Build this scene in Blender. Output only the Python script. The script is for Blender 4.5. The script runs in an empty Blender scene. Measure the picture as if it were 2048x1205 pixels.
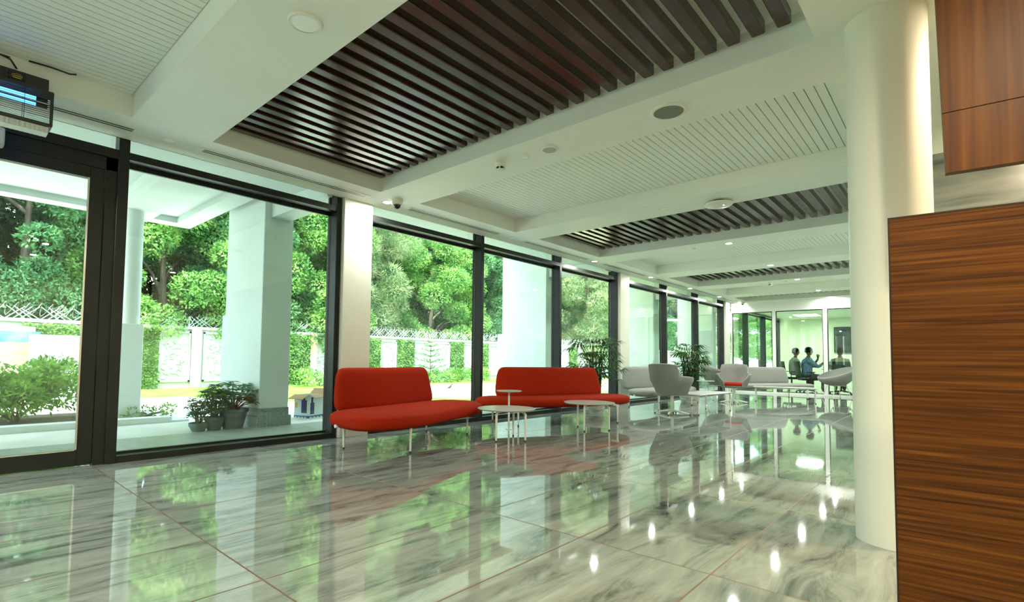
import bpy, math, random
from math import sin, cos, pi, radians, sqrt, atan2
from mathutils import Vector, Matrix
sc = bpy.context.scene
K = 0.88            # world units authored at 1.14 x life size; every vertex and location is multiplied by K
H = 3.129           # soffit height before K
# ------------------------------------------------------------------ camera
cam = bpy.data.cameras.new('camera'); co = bpy.data.objects.new('camera', cam); sc.collection.objects.link(co)
cam.sensor_width = 36.0; cam.lens = 1034.639 / 2048 * 36
cam.shift_x = (1024 - 959.64) / 2048; cam.shift_y = (668.306 - 602.5) / 2048
cam.clip_start = .05; cam.clip_end = 500
yaw, pit, rol = radians(42.89), radians(2.822), radians(.713)
F = Vector((-sin(yaw) * cos(pit), cos(yaw) * cos(pit), sin(pit)))
r0 = Vector((cos(yaw), sin(yaw), 0)); u0 = r0.cross(F)
R_ = cos(rol) * r0 + sin(rol) * u0; U_ = -sin(rol) * r0 + cos(rol) * u0
m = Matrix((R_, U_, -F)).transposed().to_4x4(); m.translation = Vector((5.91, 0, 1.03)) * K
co.matrix_world = m
sc.camera = co
# ------------------------------------------------------------------ colour management, world, sun
sc.view_settings.view_transform = 'Standard'; sc.view_settings.look = 'None'
sc.view_settings.gamma = 1; sc.view_settings.use_curve_mapping = False
sc.view_settings.exposure = 0.78
w = bpy.data.worlds.new('sky'); sc.world = w; w.use_nodes = True
nt = w.node_tree; nt.nodes.clear()
wo = nt.nodes.new('ShaderNodeOutputWorld'); bg = nt.nodes.new('ShaderNodeBackground'); sk = nt.nodes.new('ShaderNodeTexSky')
sk.sky_type = 'NISHITA'; sk.sun_disc = False; sk.sun_elevation = radians(58); sk.sun_rotation = radians(120)
sk.air_density = 1.0; sk.dust_density = 2.5; sk.ozone_density = 1.0
mx = nt.nodes.new('ShaderNodeMixRGB'); mx.inputs[0].default_value = .55; mx.inputs[2].default_value = (4.6, 5.2, 5.4, 1)
nt.links.new(sk.outputs[0], mx.inputs[1]); nt.links.new(mx.outputs[0], bg.inputs[0]); nt.links.new(bg.outputs[0], wo.inputs[0])
bg.inputs[1].default_value = .85
sl = bpy.data.lights.new('sun', 'SUN'); sl.energy = 10; sl.angle = radians(1.0); sl.color = (1, .96, .88)
so = bpy.data.objects.new('sun', sl); sc.collection.objects.link(so)
so.rotation_euler = Vector((0.24, -0.30, 0.92)).to_track_quat('Z', 'Y').to_euler()
sc.cycles.max_bounces = 10; sc.cycles.diffuse_bounces = 5; sc.cycles.glossy_bounces = 5
sc.cycles.transparent_max_bounces = 14; sc.cycles.transmission_bounces = 8
sc.cycles.sample_clamp_indirect = 6; sc.cycles.caustics_reflective = False; sc.cycles.caustics_refractive = False
# ------------------------------------------------------------------ helpers
COL = sc.collection
def lin(c): return tuple(((x / 12.92) if x <= .04045 else ((x + .055) / 1.055) ** 2.4) for x in c)
def rgb(r, g, b): return lin((r / 255, g / 255, b / 255)) + (1,)
MATS = {}
def pbsdf(name, col, rough=.5, metal=0, spec=.5, ior=1.45, **kw):
    if name in MATS: return MATS[name]
    mt = bpy.data.materials.new(name); mt.use_nodes = True; b = mt.node_tree.nodes['Principled BSDF']
    b.inputs['Base Color'].default_value = col; b.inputs['Roughness'].default_value = rough
    b.inputs['Metallic'].default_value = metal; b.inputs['Specular IOR Level'].default_value = spec; b.inputs['IOR'].default_value = ior
    for k, v in kw.items(): b.inputs[k.replace('_', ' ')].default_value = v
    MATS[name] = mt; return mt
def N(mt, t, **kw):
    n = mt.node_tree.nodes.new(t)
    for k, v in kw.items(): setattr(n, k, v)
    return n
def Lk(mt, a, b): mt.node_tree.links.new(a, b)
def coords(mt, scale=(1, 1, 1), kind='Object', rot=(0, 0, 0)):
    tc = N(mt, 'ShaderNodeTexCoord'); mp = N(mt, 'ShaderNodeMapping')
    mp.inputs['Scale'].default_value = scale; mp.inputs['Rotation'].default_value = rot
    Lk(mt, tc.outputs[kind], mp.inputs[0]); return mp.outputs[0]
def ramp(mt, src, stops):
    r = N(mt, 'ShaderNodeValToRGB'); e = r.color_ramp.elements
    while len(e) < len(stops): e.new(.5)
    for i, (p, c) in enumerate(stops): e[i].position = p; e[i].color = c
    Lk(mt, src, r.inputs[0]); return r.outputs[0]
def noisy(name, stops, scale=(5, 5, 5), detail=4, rough=.5, bump=0, bscale=None, metal=0, spec=.5, nscale=1, dist=0, ior=1.45, **kw):
    if name in MATS: return MATS[name]
    mt = pbsdf(name, stops[0][1], rough, metal, spec, ior, **kw); b = mt.node_tree.nodes['Principled BSDF']
    n = N(mt, 'ShaderNodeTexNoise'); n.inputs['Scale'].default_value = nscale; n.inputs['Detail'].default_value = detail; n.inputs['Distortion'].default_value = dist
    Lk(mt, coords(mt, scale), n.inputs[0]); Lk(mt, ramp(mt, n.outputs[0], stops), b.inputs['Base Color'])
    if bump:
        n2 = N(mt, 'ShaderNodeTexNoise'); n2.inputs['Scale'].default_value = 1; n2.inputs['Detail'].default_value = 3
        Lk(mt, coords(mt, bscale or scale), n2.inputs[0])
        bp = N(mt, 'ShaderNodeBump'); bp.inputs['Strength'].default_value = bump; bp.inputs['Distance'].default_value = .01
        Lk(mt, n2.outputs[0], bp.inputs['Height']); Lk(mt, bp.outputs[0], b.inputs['Normal'])
    return mt
def emis(name, col, st):
    if name in MATS: return MATS[name]
    mt = pbsdf(name, col, .4); b = mt.node_tree.nodes['Principled BSDF']
    b.inputs['Emission Color'].default_value = col; b.inputs['Emission Strength'].default_value = st; return mt
class MB:
    def __init__(s): s.v = []; s.f = []; s.m = []
    def add(s, vs, fs, mi=0):
        o = len(s.v); s.v += [tuple(v) for v in vs]; s.f += [tuple(i + o for i in f) for f in fs]; s.m += [mi] * len(fs); return s
    def box(s, x0, x1, y0, y1, z0, z1, mi=0):
        return s.add([(x0, y0, z0), (x1, y0, z0), (x1, y1, z0), (x0, y1, z0), (x0, y0, z1), (x1, y0, z1), (x1, y1, z1), (x0, y1, z1)],
                     [(0, 3, 2, 1), (4, 5, 6, 7), (0, 1, 5, 4), (1, 2, 6, 5), (2, 3, 7, 6), (3, 0, 4, 7)], mi)
    def rbox(s, x0, x1, y0, y1, z0, z1, r=.01, mi=0):       # box with chamfered edges
        xs = [(x0 + r, y0), (x1 - r, y0), (x1, y0 + r), (x1, y1 - r), (x1 - r, y1), (x0 + r, y1), (x0, y1 - r), (x0, y0 + r)]
        cx, cy = (x0 + x1) / 2, (y0 + y1) / 2
        def ring(k, z):
            return [(cx + (x - cx) * (1 - 2 * k / (x1 - x0)), cy + (y - cy) * (1 - 2 * k / (y1 - y0)), z) for x, y in xs]
        return s.rings([ring(r, z0), ring(0, z0 + r), ring(0, z1 - r), ring(r, z1)], True, mi)
    def rings(s, rs, cap=True, mi=0, closed=True):
        n = len(rs[0]); vs = [v for r in rs for v in r]; fs = []
        for i in range(len(rs) - 1):
            for j in range(n if closed else n - 1):
                k = (j + 1) % n; fs.append((i * n + j, i * n + k, (i + 1) * n + k, (i + 1) * n + j))
        if cap: fs.append(tuple(range(n - 1, -1, -1))); fs.append(tuple((len(rs) - 1) * n + j for j in range(n)))
        return s.add(vs, fs, mi)
    def tube(s, pts, rad, n=8, cap=True, mi=0):
        P = [Vector(p) for p in pts]; rs = []
        if not isinstance(rad, (list, tuple)): rad = [rad] * len(P)
        prev = None
        for i, p in enumerate(P):
            t = (P[min(i + 1, len(P) - 1)] - P[max(i - 1, 0)]).normalized()
            if prev is None: a = t.cross(Vector((0, 0, 1))); a = a if a.length > .05 else t.cross(Vector((1, 0, 0)))
            else: a = prev - t * prev.dot(t)
            a.normalize(); prev = a; b = t.cross(a)
            rs.append([p + (a * cos(2 * pi * j / n) + b * sin(2 * pi * j / n)) * rad[i] for j in range(n)])
        return s.rings(rs, cap, mi)
    def lathe(s, prof, n=24, c=(0, 0, 0), mi=0, cap=True):
        return s.rings([[(c[0] + r * cos(2 * pi * j / n), c[1] + r * sin(2 * pi * j / n), c[2] + z) for j in range(n)] for r, z in prof], cap, mi)
    def prism(s, poly, z0, z1, mi=0):
        return s.rings([[(x, y, z0) for x, y in poly], [(x, y, z1) for x, y in poly]], True, mi)
    def build(s, name, mat, parent=None, smooth=False, loc=None, rz=0):
        me = bpy.data.meshes.new(name); me.from_pydata([(x * K, y * K, z * K) for x, y, z in s.v], [], s.f)
        for q in (mat if isinstance(mat, (list, tuple)) else [mat]): me.materials.append(q)
        if any(s.m): me.polygons.foreach_set('material_index', s.m)
        if smooth:
            me.polygons.foreach_set('use_smooth', [True] * len(me.polygons))
            if smooth != 'all': me.set_sharp_from_angle(angle=radians(smooth if smooth is not True else 40))
        me.update()
        o = bpy.data.objects.new(name, me); COL.objects.link(o)
        if parent: o.parent = parent
        if loc: o.location = Vector(loc) * K
        o.rotation_euler.z = rz
        return o
def tag(o, label=None, cat=None, group=None, kind=None):
    if label: o['label'] = label
    if cat: o['category'] = cat
    if group: o['group'] = group
    if kind: o['kind'] = kind
    return o
def empty(name, loc, label=None, cat=None, group=None, rz=0, kind=None):
    o = bpy.data.objects.new(name, None); COL.objects.link(o); o.location = Vector(loc) * K; o.rotation_euler.z = rz
    o.empty_display_size = .1
    return tag(o, label, cat, group, kind)
def struct(o): o['kind'] = 'structure'; return o
def copy_tree(o, loc=None, label=None, group=None, rz=None, parent=None, name=None):
    c = o.copy(); COL.objects.link(c)
    if parent: c.parent = parent
    if loc: c.location = Vector(loc) * K
    if rz is not None: c.rotation_euler.z = rz
    if label: c['label'] = label
    if group: c['group'] = group
    for ch in o.children: copy_tree(ch, parent=c)
    return c
def light(name, loc, energy, size, col, parent=None, spot=None):
    l = bpy.data.lights.new(name, 'SPOT' if spot else 'AREA'); l.energy = energy; l.color = col
    if spot: l.spot_size = radians(spot); l.spot_blend = .6; l.shadow_soft_size = size
    else: l.shape = 'DISK'; l.size = size
    o = bpy.data.objects.new(name, l); COL.objects.link(o); o.location = Vector(loc) * K
    if parent: o.parent = parent
    return o
# ------------------------------------------------------------------ materials
white = noisy('white_paint', [(.3, (.80, .83, .76, 1)), (.7, (.84, .87, .80, 1))], (2, 2, 2), rough=.55)
cream = noisy('cream_paint', [(.3, (.72, .73, .61, 1)), (.7, (.77, .78, .66, 1))], (2, 2, 2), rough=.5)
boardw = pbsdf('board_white', (.80, .84, .77, 1), .5)
groove = pbsdf('groove', (.28, .27, .20, 1), .8)
frame = noisy('frame_metal', [(.3, (.009, .011, .009, 1)), (.7, (.016, .019, .016, 1))], (3, 3, 3), rough=.4, spec=.35)
whitem = pbsdf('white_metal', (.80, .80, .72, 1), .35)
blackp = pbsdf('black_plastic', (.012, .012, .012, 1), .4)
slatm = noisy('slat_wood', [(.3, (.030, .011, .006, 1)), (.7, (.055, .022, .012, 1))], (20, 1.5, 20), rough=.2, spec=.8)
def wood(name, sc_, stops):
    return noisy(name, stops, sc_, detail=6, rough=.42, spec=.22, dist=.6)
woodh = wood('veneer_horizontal_grain', (2.5, 2.5, 130), [(.30, (.034, .010, .0015, 1)), (.48, (.085, .026, .003, 1)), (.60, (.125, .042, .005, 1)), (.75, (.18, .065, .009, 1))])
woodv = wood('veneer_vertical_grain', (30, 30, .9), [(.32, (.06, .017, .002, 1)), (.55, (.105, .034, .003, 1)), (.75, (.15, .052, .006, 1))])
def fabric(name, c0, c1, sh=.12):
    return noisy(name, [(.35, c0), (.65, c1)], (220, 220, 220), detail=2, rough=.9, spec=.15, bump=.25, bscale=(300, 300, 300), Sheen_Weight=sh, Sheen_Roughness=.4)
redf = fabric('red_fabric', (.27, .013, .0015, 1), (.38, .021, .0025, 1), 0)
greyf = fabric('grey_fabric', (.22, .225, .20, 1), (.31, .315, .285, 1))
tabletop = noisy('tabletop_laminate', [(.35, (.42, .43, .38, 1)), (.65, (.50, .51, .46, 1))], (30, 30, 30), rough=.25)
concrete = noisy('pale_paving', [(.3, (.66, .66, .62, 1)), (.7, (.76, .76, .72, 1))], (1.2, 1.2, 1), rough=.8, bump=.2, bscale=(30, 30, 30))
terr = noisy('terrace_tile', [(.3, (.30, .33, .30, 1)), (.7, (.40, .43, .39, 1))], (1.5, 9, 1), rough=.35)
granite = noisy('grey_granite', [(.35, (.13, .17, .17, 1)), (.65, (.30, .35, .34, 1))], (90, 90, 90), rough=.4)
extwhite = noisy('exterior_white', [(.3, (.62, .68, .66, 1)), (.7, (.68, .73, .71, 1))], (1.5, 1.5, 1.5), rough=.6)
grass = noisy('lawn', [(.3, (.06, .17, .015, 1)), (.5, (.13, .30, .03, 1)), (.7, (.24, .40, .07, 1))], (3, 3, 3), detail=8, rough=.9, bump=.6, bscale=(60, 60, 60))
drygrass = noisy('dry_lawn', [(.3, (.42, .42, .20, 1)), (.55, (.56, .53, .32, 1)), (.75, (.25, .38, .10, 1))], (.7, .7, .7), detail=8, rough=.95, bump=.5, bscale=(60, 60, 60))
soil = noisy('soil', [(.3, (.05, .035, .02, 1)), (.7, (.12, .09, .06, 1))], (20, 20, 20), rough=.95)
bark = noisy('bark', [(.3, (.09, .065, .045, 1)), (.7, (.22, .18, .14, 1))], (12, 12, 2), rough=.9, bump=.6, bscale=(30, 30, 6))
potm = noisy('slate_pot', [(.3, (.085, .105, .10, 1)), (.7, (.14, .165, .155, 1))], (5, 5, 30), rough=.55)
potw = noisy('glazed_pot', [(.4, (.35, .36, .30, 1)), (.6, (.62, .62, .55, 1))], (6, 6, 26), rough=.3)
mint = pbsdf('galvanised_lattice', (.45, .62, .57, 1), .4)
skinm = pbsdf('skin', (.22, .10, .055, 1), .55); hairm = pbsdf('hair', (.01, .008, .008, 1), .85, 0, .15)
def leafmat(name, c0, c1, c2, sc_=.5, tr=.42):
    mt = bpy.data.materials.new(name); mt.use_nodes = True; t = mt.node_tree; b = t.nodes['Principled BSDF']
    b.inputs['Roughness'].default_value = .45; b.inputs['Specular IOR Level'].default_value = .35
    n = N(mt, 'ShaderNodeTexNoise'); n.inputs['Scale'].default_value = 1; n.inputs['Detail'].default_value = 5
    Lk(mt, coords(mt, (sc_ * 1.6,) * 3), n.inputs[0])
    c = ramp(mt, n.outputs[0], [(.34, c0), (.5, c1), (.66, c2)])
    Lk(mt, c, b.inputs['Base Color'])
    tl = N(mt, 'ShaderNodeBsdfTranslucent'); Lk(mt, c, tl.inputs[0]); ms = N(mt, 'ShaderNodeMixShader'); ms.inputs[0].default_value = tr
    Lk(mt, b.outputs[0], ms.inputs[1]); Lk(mt, tl.outputs[0], ms.inputs[2]); Lk(mt, ms.outputs[0], t.nodes['Material Output'].inputs[0])
    MATS[name] = mt; return mt
leafA = leafmat('leaf_deep_green', (.035, .13, .055, 1), (.09, .25, .10, 1), (.24, .44, .19, 1), .9)
leafB = leafmat('leaf_bright_green', (.06, .20, .05, 1), (.18, .38, .09, 1), (.40, .60, .18, 1), .9)
leafC = leafmat('leaf_pine', (.10, .21, .09, 1), (.27, .38, .18, 1), (.52, .58, .32, 1), .9)
leafD = leafmat('leaf_dark', (.012, .05, .032, 1), (.03, .11, .06, 1), (.07, .2, .09, 1))
leafI = leafmat('leaf_indoor_palm', (.012, .05, .012, 1), (.03, .10, .02, 1), (.08, .19, .035, 1), 2, .2)
leafP = leafmat('leaf_pot', (.04, .16, .05, 1), (.09, .26, .07, 1), (.22, .44, .13, 1), 3)
leafV = leafmat('leaf_ivy', (.06, .17, .03, 1), (.13, .29, .06, 1), (.25, .42, .12, 1), 2)
# glass: clear pane, fresnel reflection, faint green tint
def glassmat(name, tint):
    mt = bpy.data.materials.new(name); mt.use_nodes = True; t = mt.node_tree; t.nodes.clear()
    o = t.nodes.new('ShaderNodeOutputMaterial'); tr = t.nodes.new('ShaderNodeBsdfTransparent'); tr.inputs[0].default_value = tint
    gl = t.nodes.new('ShaderNodeBsdfGlossy'); gl.inputs['Roughness'].default_value = .0; gl.inputs[0].default_value = (.9, 1, .97, 1)
    lw = t.nodes.new('ShaderNodeLayerWeight'); lw.inputs[0].default_value = .5; pw = t.nodes.new('ShaderNodeMath'); pw.operation = 'POWER'; pw.inputs[1].default_value = 5
    fr = t.nodes.new('ShaderNodeMath'); fr.operation = 'MULTIPLY_ADD'; fr.inputs[1].default_value = .9; fr.inputs[2].default_value = .045
    t.links.new(lw.outputs['Facing'], pw.inputs[0]); t.links.new(pw.outputs[0], fr.inputs[0]); ms = t.nodes.new('ShaderNodeMixShader')
    t.links.new(fr.outputs[0], ms.inputs[0]); t.links.new(tr.outputs[0], ms.inputs[1]); t.links.new(gl.outputs[0], ms.inputs[2]); t.links.new(ms.outputs[0], o.inputs[0])
    return mt
glass = glassmat('facade_glass', (.90, .97, .94, 1)); glassp = glassmat('partition_glass', (.88, .97, .90, 1))
# marble floor with brown joints, veins running along the facade
def floormat():
    mt = pbsdf('polished_marble', (.4, .42, .38, 1), .035, 0, .5, 1.9); b = mt.node_tree.nodes['Principled BSDF']
    tc = N(mt, 'ShaderNodeTexCoord'); sx = N(mt, 'ShaderNodeSeparateXYZ'); Lk(mt, tc.outputs['Object'], sx.inputs[0])
    def M(op, a, bb, c=None):
        n = N(mt, 'ShaderNodeMath', operation=op)
        for i, q in enumerate((a, bb, c)):
            if q is None: continue
            if isinstance(q, (int, float)): n.inputs[i].default_value = q
            else: Lk(mt, q, n.inputs[i])
        return n.outputs[0]
    PX, PY = .735 * K, 1.535 * K
    u = M('DIVIDE', M('SUBTRACT', sx.outputs[0], 4.995 * K), PX); v = M('DIVIDE', M('SUBTRACT', sx.outputs[1], 1.117 * K), PY)
    du = M('MULTIPLY', M('ABSOLUTE', M('SUBTRACT', M('FRACT', M('ADD', u, .5), 0), .5), 1), PX)
    dv = M('MULTIPLY', M('ABSOLUTE', M('SUBTRACT', M('FRACT', M('ADD', v, .5), 0), .5), 1), PY)
    joint = M('LESS_THAN', M('MINIMUM', du, dv), .0042)
    cell = N(mt, 'ShaderNodeCombineXYZ'); Lk(mt, M('FLOOR', u, 0), cell.inputs[0]); Lk(mt, M('FLOOR', v, 0), cell.inputs[1])
    wn = N(mt, 'ShaderNodeTexWhiteNoise', noise_dimensions='3D'); Lk(mt, cell.outputs[0], wn.inputs[0])
    off = N(mt, 'ShaderNodeVectorMath', operation='SCALE'); Lk(mt, wn.outputs['Color'], off.inputs[0]); off.inputs[3].default_value = 9
    ad = N(mt, 'ShaderNodeVectorMath', operation='ADD'); Lk(mt, tc.outputs['Object'], ad.inputs[0]); Lk(mt, off.outputs[0], ad.inputs[1])
    mp = N(mt, 'ShaderNodeMapping'); mp.inputs['Scale'].default_value = (7, 1.3, 1); Lk(mt, ad.outputs[0], mp.inputs[0])
    n1 = N(mt, 'ShaderNodeTexNoise'); n1.inputs['Scale'].default_value = 1; n1.inputs['Detail'].default_value = 9; n1.inputs['Roughness'].default_value = .68; n1.inputs['Distortion'].default_value = 1.1
    Lk(mt, mp.outputs[0], n1.inputs[0])
    c1 = ramp(mt, n1.outputs[0], [(.27, (.045, .06, .052, 1)), (.38, (.13, .155, .137, 1)), (.48, (.24, .275, .24, 1)), (.70, (.36, .405, .35, 1))])
    mixj = N(mt, 'ShaderNodeMixRGB'); Lk(mt, joint, mixj.inputs[0]); Lk(mt, c1, mixj.inputs[1]); mixj.inputs[2].default_value = (.13, .06, .018, 1)
    Lk(mt, mixj.outputs[0], b.inputs['Base Color'])
    rj = M('MULTIPLY_ADD', joint, .5, .035); Lk(mt, rj, b.inputs['Roughness'])
    nb = N(mt, 'ShaderNodeTexNoise'); nb.inputs['Scale'].default_value = 1.6; nb.inputs['Detail'].default_value = 1; Lk(mt, tc.outputs['Object'], nb.inputs[0])
    bp = N(mt, 'ShaderNodeBump'); bp.inputs['Strength'].default_value = .035; bp.inputs['Distance'].default_value = .01
    Lk(mt, nb.outputs[0], bp.inputs['Height']); Lk(mt, bp.outputs[0], b.inputs['Normal'])
    return mt
floorm = floormat()
marblew = noisy('wall_marble', [(.32, (.09, .11, .10, 1)), (.5, (.19, .215, .19, 1)), (.7, (.28, .30, .26, 1))], (1.2, 1.2, 5), detail=8, rough=.25, dist=1.6)

# ------------------------------------------------------------------ interior shell
COF = [('A', -.90, 1.17, 'w'), ('B', 1.845, 3.855, 'd'), ('C', 4.50, 6.56, 'w'), ('D', 7.19, 9.27, 'd'), ('E', 9.93, 11.95, 'w'), ('F', 12.65, 14.63, 'd'), ('G', 15.37, 17.11, 'w'), ('H', 17.81, 19.2, 'd'), ('Z', -3.6, -1.55, 'd')]
COF.sort(key=lambda q: q[1])
XA, XB, ZR, LW, YE = .587, 5.27, 3.36, 19.4, 27.0
b = MB()
def quad(b, p, mi=0): b.add(p, [(0, 1, 2, 3)], mi)
def flat(b, x0, x1, y0, y1, z, mi=0): quad(b, [(x0, y0, z), (x0, y1, z), (x1, y1, z), (x1, y0, z)], mi)
flat(b, 0, XA, -6, LW, H); flat(b, XB, 10, -6, LW, H)
ys = [-6] + [q for c in COF for q in c[1:3]] + [LW]
for i in range(0, len(ys), 2): flat(b, XA, XB, ys[i], ys[i + 1], H)
for n_, y0, y1, k in COF:
    z = ZR
    flat(b, XA, XB, y0, y1, z)
    quad(b, [(XA, y0, H), (XA, y0, z), (XA, y1, z), (XA, y1, H)]); quad(b, [(XB, y1, H), (XB, y1, z), (XB, y0, z), (XB, y0, H)])
    quad(b, [(XB, y0, H), (XB, y0, z), (XA, y0, z), (XA, y0, H)]); quad(b, [(XA, y1, H), (XA, y1, z), (XB, y1, z), (XB, y1, H)])
b.box(0, .0 + .012, -6, LW, H, H + .19)
ceiling = struct(b.build('ceiling', white))
for n_, y0, y1, k in COF:
    if k == 'w':
        g = MB(); x = XA + .004
        while x < XB - .01:
            g.box(x, min(x + .066, XB - .004), y0 + .004, y1 - .004, 3.335, ZR - .001); x += .0735
        g.box(XA + .004, XB - .004, y0 + .004, y1 - .004, 3.348, ZR - .0015, 1)
        o = g.build('grooved_board', [boardw, groove], ceiling)
        o['label'] = 'white grooved ceiling board in its recess'
lab = {'B': 'dark brown timber slats in the large coffer above the red sofas, nearest the camera', 'D': 'dark brown timber slats in the coffer just beyond the round wireless access point',
       'F': 'dark brown timber slats in the coffer above the grey swivel chairs', 'H': 'dark brown timber slats in the last coffer before the glass meeting room', 'Z': 'dark brown timber slats in the ceiling coffer behind the viewpoint'}
for n_, y0, y1, k in COF:
    if k == 'd' and n_ != 'Z':
        e = empty('slatted_ceiling_panel', (0, 0, 3.27), lab[n_], 'ceiling slats', 'dark slatted ceiling panels')
        s = MB(); s.rbox(-.042, .042, y0 + .05, y1 - .05, 0, ZR - 3.27 + .003, .006)
        first = None; x = .71; k_ = 0
        while x < 5.24:
            if first is None: first = s.build('slat', slatm, e, loc=(x, 0, 0))
            else:
                c = first.copy(); COL.objects.link(c); c.location = Vector((x, 0, 0)) * K
            x += .157
# floor
b = MB(); b.box(-.17, 10, -6, YE, -.14, 0); floor = struct(b.build('floor', floorm))
# walls
b = MB(); b.box(-.17, 10, -6.2, -6, 0, 3.4); struct(b.build('wall_back', white))
b = MB(); b.box(10, 10.2, -6.2, 6, 0, 3.4); struct(b.build('wall_right', cream))
b = MB(); b.box(5.6, 10.2, 6, 6.15, 0, 2.89); wallm = struct(b.build('wall_marble', marblew)); wallm.name = 'wall_side'
b = MB(); b.box(5.6, 10.2, 6, 6.15, 2.89, 3.4); struct(b.build('wall_side', cream))
b = MB(); b.box(5.6, 5.8, 6.15, YE, 0, 3.4); struct(b.build('wall_right', white))
b = MB(); b.box(-.17, 5.8, YE, YE + .2, 0, 3.4); struct(b.build('wall_far', noisy('pale_green_paint', [(.3, (.66, .74, .58, 1)), (.7, (.70, .78, .62, 1))], (1, 1, 1), rough=.5)))
# partition wall with three glazed openings
b = MB(); OP = [(-.04, 1.30), (1.40, 2.74), (2.85, 4.3)]
b.box(0, 5.6, LW, LW + .12, 2.77, 3.36)
for x0, x1 in [(1.30, 1.40), (2.74, 2.85), (4.3, 5.6)]: b.box(x0, x1, LW, LW + .12, .06, 2.77)
b.box(0, 5.6, LW - .015, LW + .135, 0, .065)
b.box(0, .03, LW, LW + .12, .06, 2.77)
struct(b.build('wall_partition', white))
for i, (x0, x1) in enumerate(OP):
    x0 = max(x0, .03); g = MB()
    for a in [(x0, x0 + .02), (x1 - .02, x1)]: g.box(a[0], a[1], LW + .03, LW + .09, .065, 2.77)
    g.box(x0, x1, LW + .03, LW + .09, 2.745, 2.77); g.box(x0, x1, LW + .03, LW + .09, .065, .085)
    o = struct(g.build('window_%d' % (21 + i), frame)); p = MB(); p.box(x0 + .02, x1 - .02, LW + .055, LW + .065, .085, 2.745); p.build('glass_pane', glassp, o)
b = MB(); b.box(-.17, 5.6, LW + .12, YE, 3.02, 3.1); b.box(.25, .33, LW + .3, YE - .5, 3.0, 3.03, 0); mc = struct(b.build('ceiling', white))
# roof and eave
b = MB(); b.box(-.17, 10.2, -6.2, YE + .2, 3.42, 4.5); struct(b.build('roof', extwhite))
b = MB(); b.box(-1.25, -.17, -6.2, YE + .2, 3.36, 4.5); struct(b.build('eave', extwhite))
b = MB(); b.box(-3.0, -1.25, 2.6, YE + .2, 4.1, 4.5); struct(b.build('overhang', extwhite))
# piers between window groups
for i, y in enumerate((-3.84, 3.68, 11.18, 18.67, 26.2)):
    b = MB(); b.rbox(-.2, .055, y, y + .44, 0, 3.3 if i != 9 else 3.3, .004)
    struct(b.build('pier', cream)); 
# ------------------------------------------------------------------ glazed facade
def bay(n, y0, y1):        # glass from y0 to y1, mullion at its far side
    f = MB(); mw = .066
    f.rbox(-.16, 0, y1, y1 + mw, 0, 3.32, .004)
    f.box(-.16, 0, y0, y1, 0, .065); f.box(-.16, -.0, y0, y1, 2.94, 3.01); f.box(-.19, -.16, y0, y1 + mw, 2.90, 2.94)
    f.box(-.19, -.15, y0, y1, .0, .085)
    f.box(-.20, -.16, y1 - .012, y1 + mw + .012, 0, 3.3)
    o = struct(f.build('window_%d' % n, frame))
    p = MB(); p.box(-.178, -.168, y0 - .01, y1 + .01, .08, 2.93); p.build('glass_pane', glass, o)
    p = MB(); p.box(-.178, -.168, y0 - .01, y1 + .01, 2.94, 3.34); o2 = p.build('glass_pane', glass, o)
    g = MB(); g.box(-.166, -.158, y1 - .004, y1 - .001, .08, 2.9); g.build('edge_seal', whitem, o)
bays = [(-3.4, -1.2), (1.30, 3.60), (4.12, 6.385), (6.45, 8.73), (8.79, 11.07), (11.63, 13.91), (13.98, 16.25), (16.32, 18.59), (19.11, 21.39), (21.46, 23.8), (23.87, 26.1)]
for i, (a, c) in enumerate(bays): bay(i + 1, a, c)
# entrance door with frame, transom over it
f = MB(); f.rbox(-.16, 0, 1.21, 1.30, 0, 3.32, .004); f.rbox(-.16, 0, -1.14, -1.05, 0, 3.32, .004)
f.box(-.16, 0, -1.05, 1.21, 2.92, 3.01); f.box(-.13, -.03, 1.12, 1.21, 0, 2.92); f.box(-.13, -.03, -1.05, -.96, 0, 2.92); f.box(-.13, -.03, -1.05, 1.21, 2.80, 2.92)
dfm = struct(f.build('door_1', frame))
p = MB(); p.box(-.178, -.168, -1.06, 1.22, 3.0, 3.34); p.build('glass_pane', glass, dfm)
lf = MB()
for a, c in [(-.955, -.83), (1.0, 1.115)]: lf.rbox(-.11, -.04, a, c, .01, 2.795, .004)
lf.box(-.11, -.04, -.83, 1.0, .01, .15); lf.box(-.11, -.04, -.83, 1.0, 2.69, 2.795)
leaf = lf.build('door_leaf', frame, dfm)
p = MB(); p.box(-.08, -.07, -.84, 1.01, .14, 2.70); p.build('glass_pane', glass, leaf)
p = MB(); p.box(-.045, -.036, .985, 1.0, .15, 2.69); p.box(-.045, -.036, -.83, 1.0, .15, .158); p.build('gasket', pbsdf('chrome_strip', (.6, .62, .6, 1), .15, 1), leaf)
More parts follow.
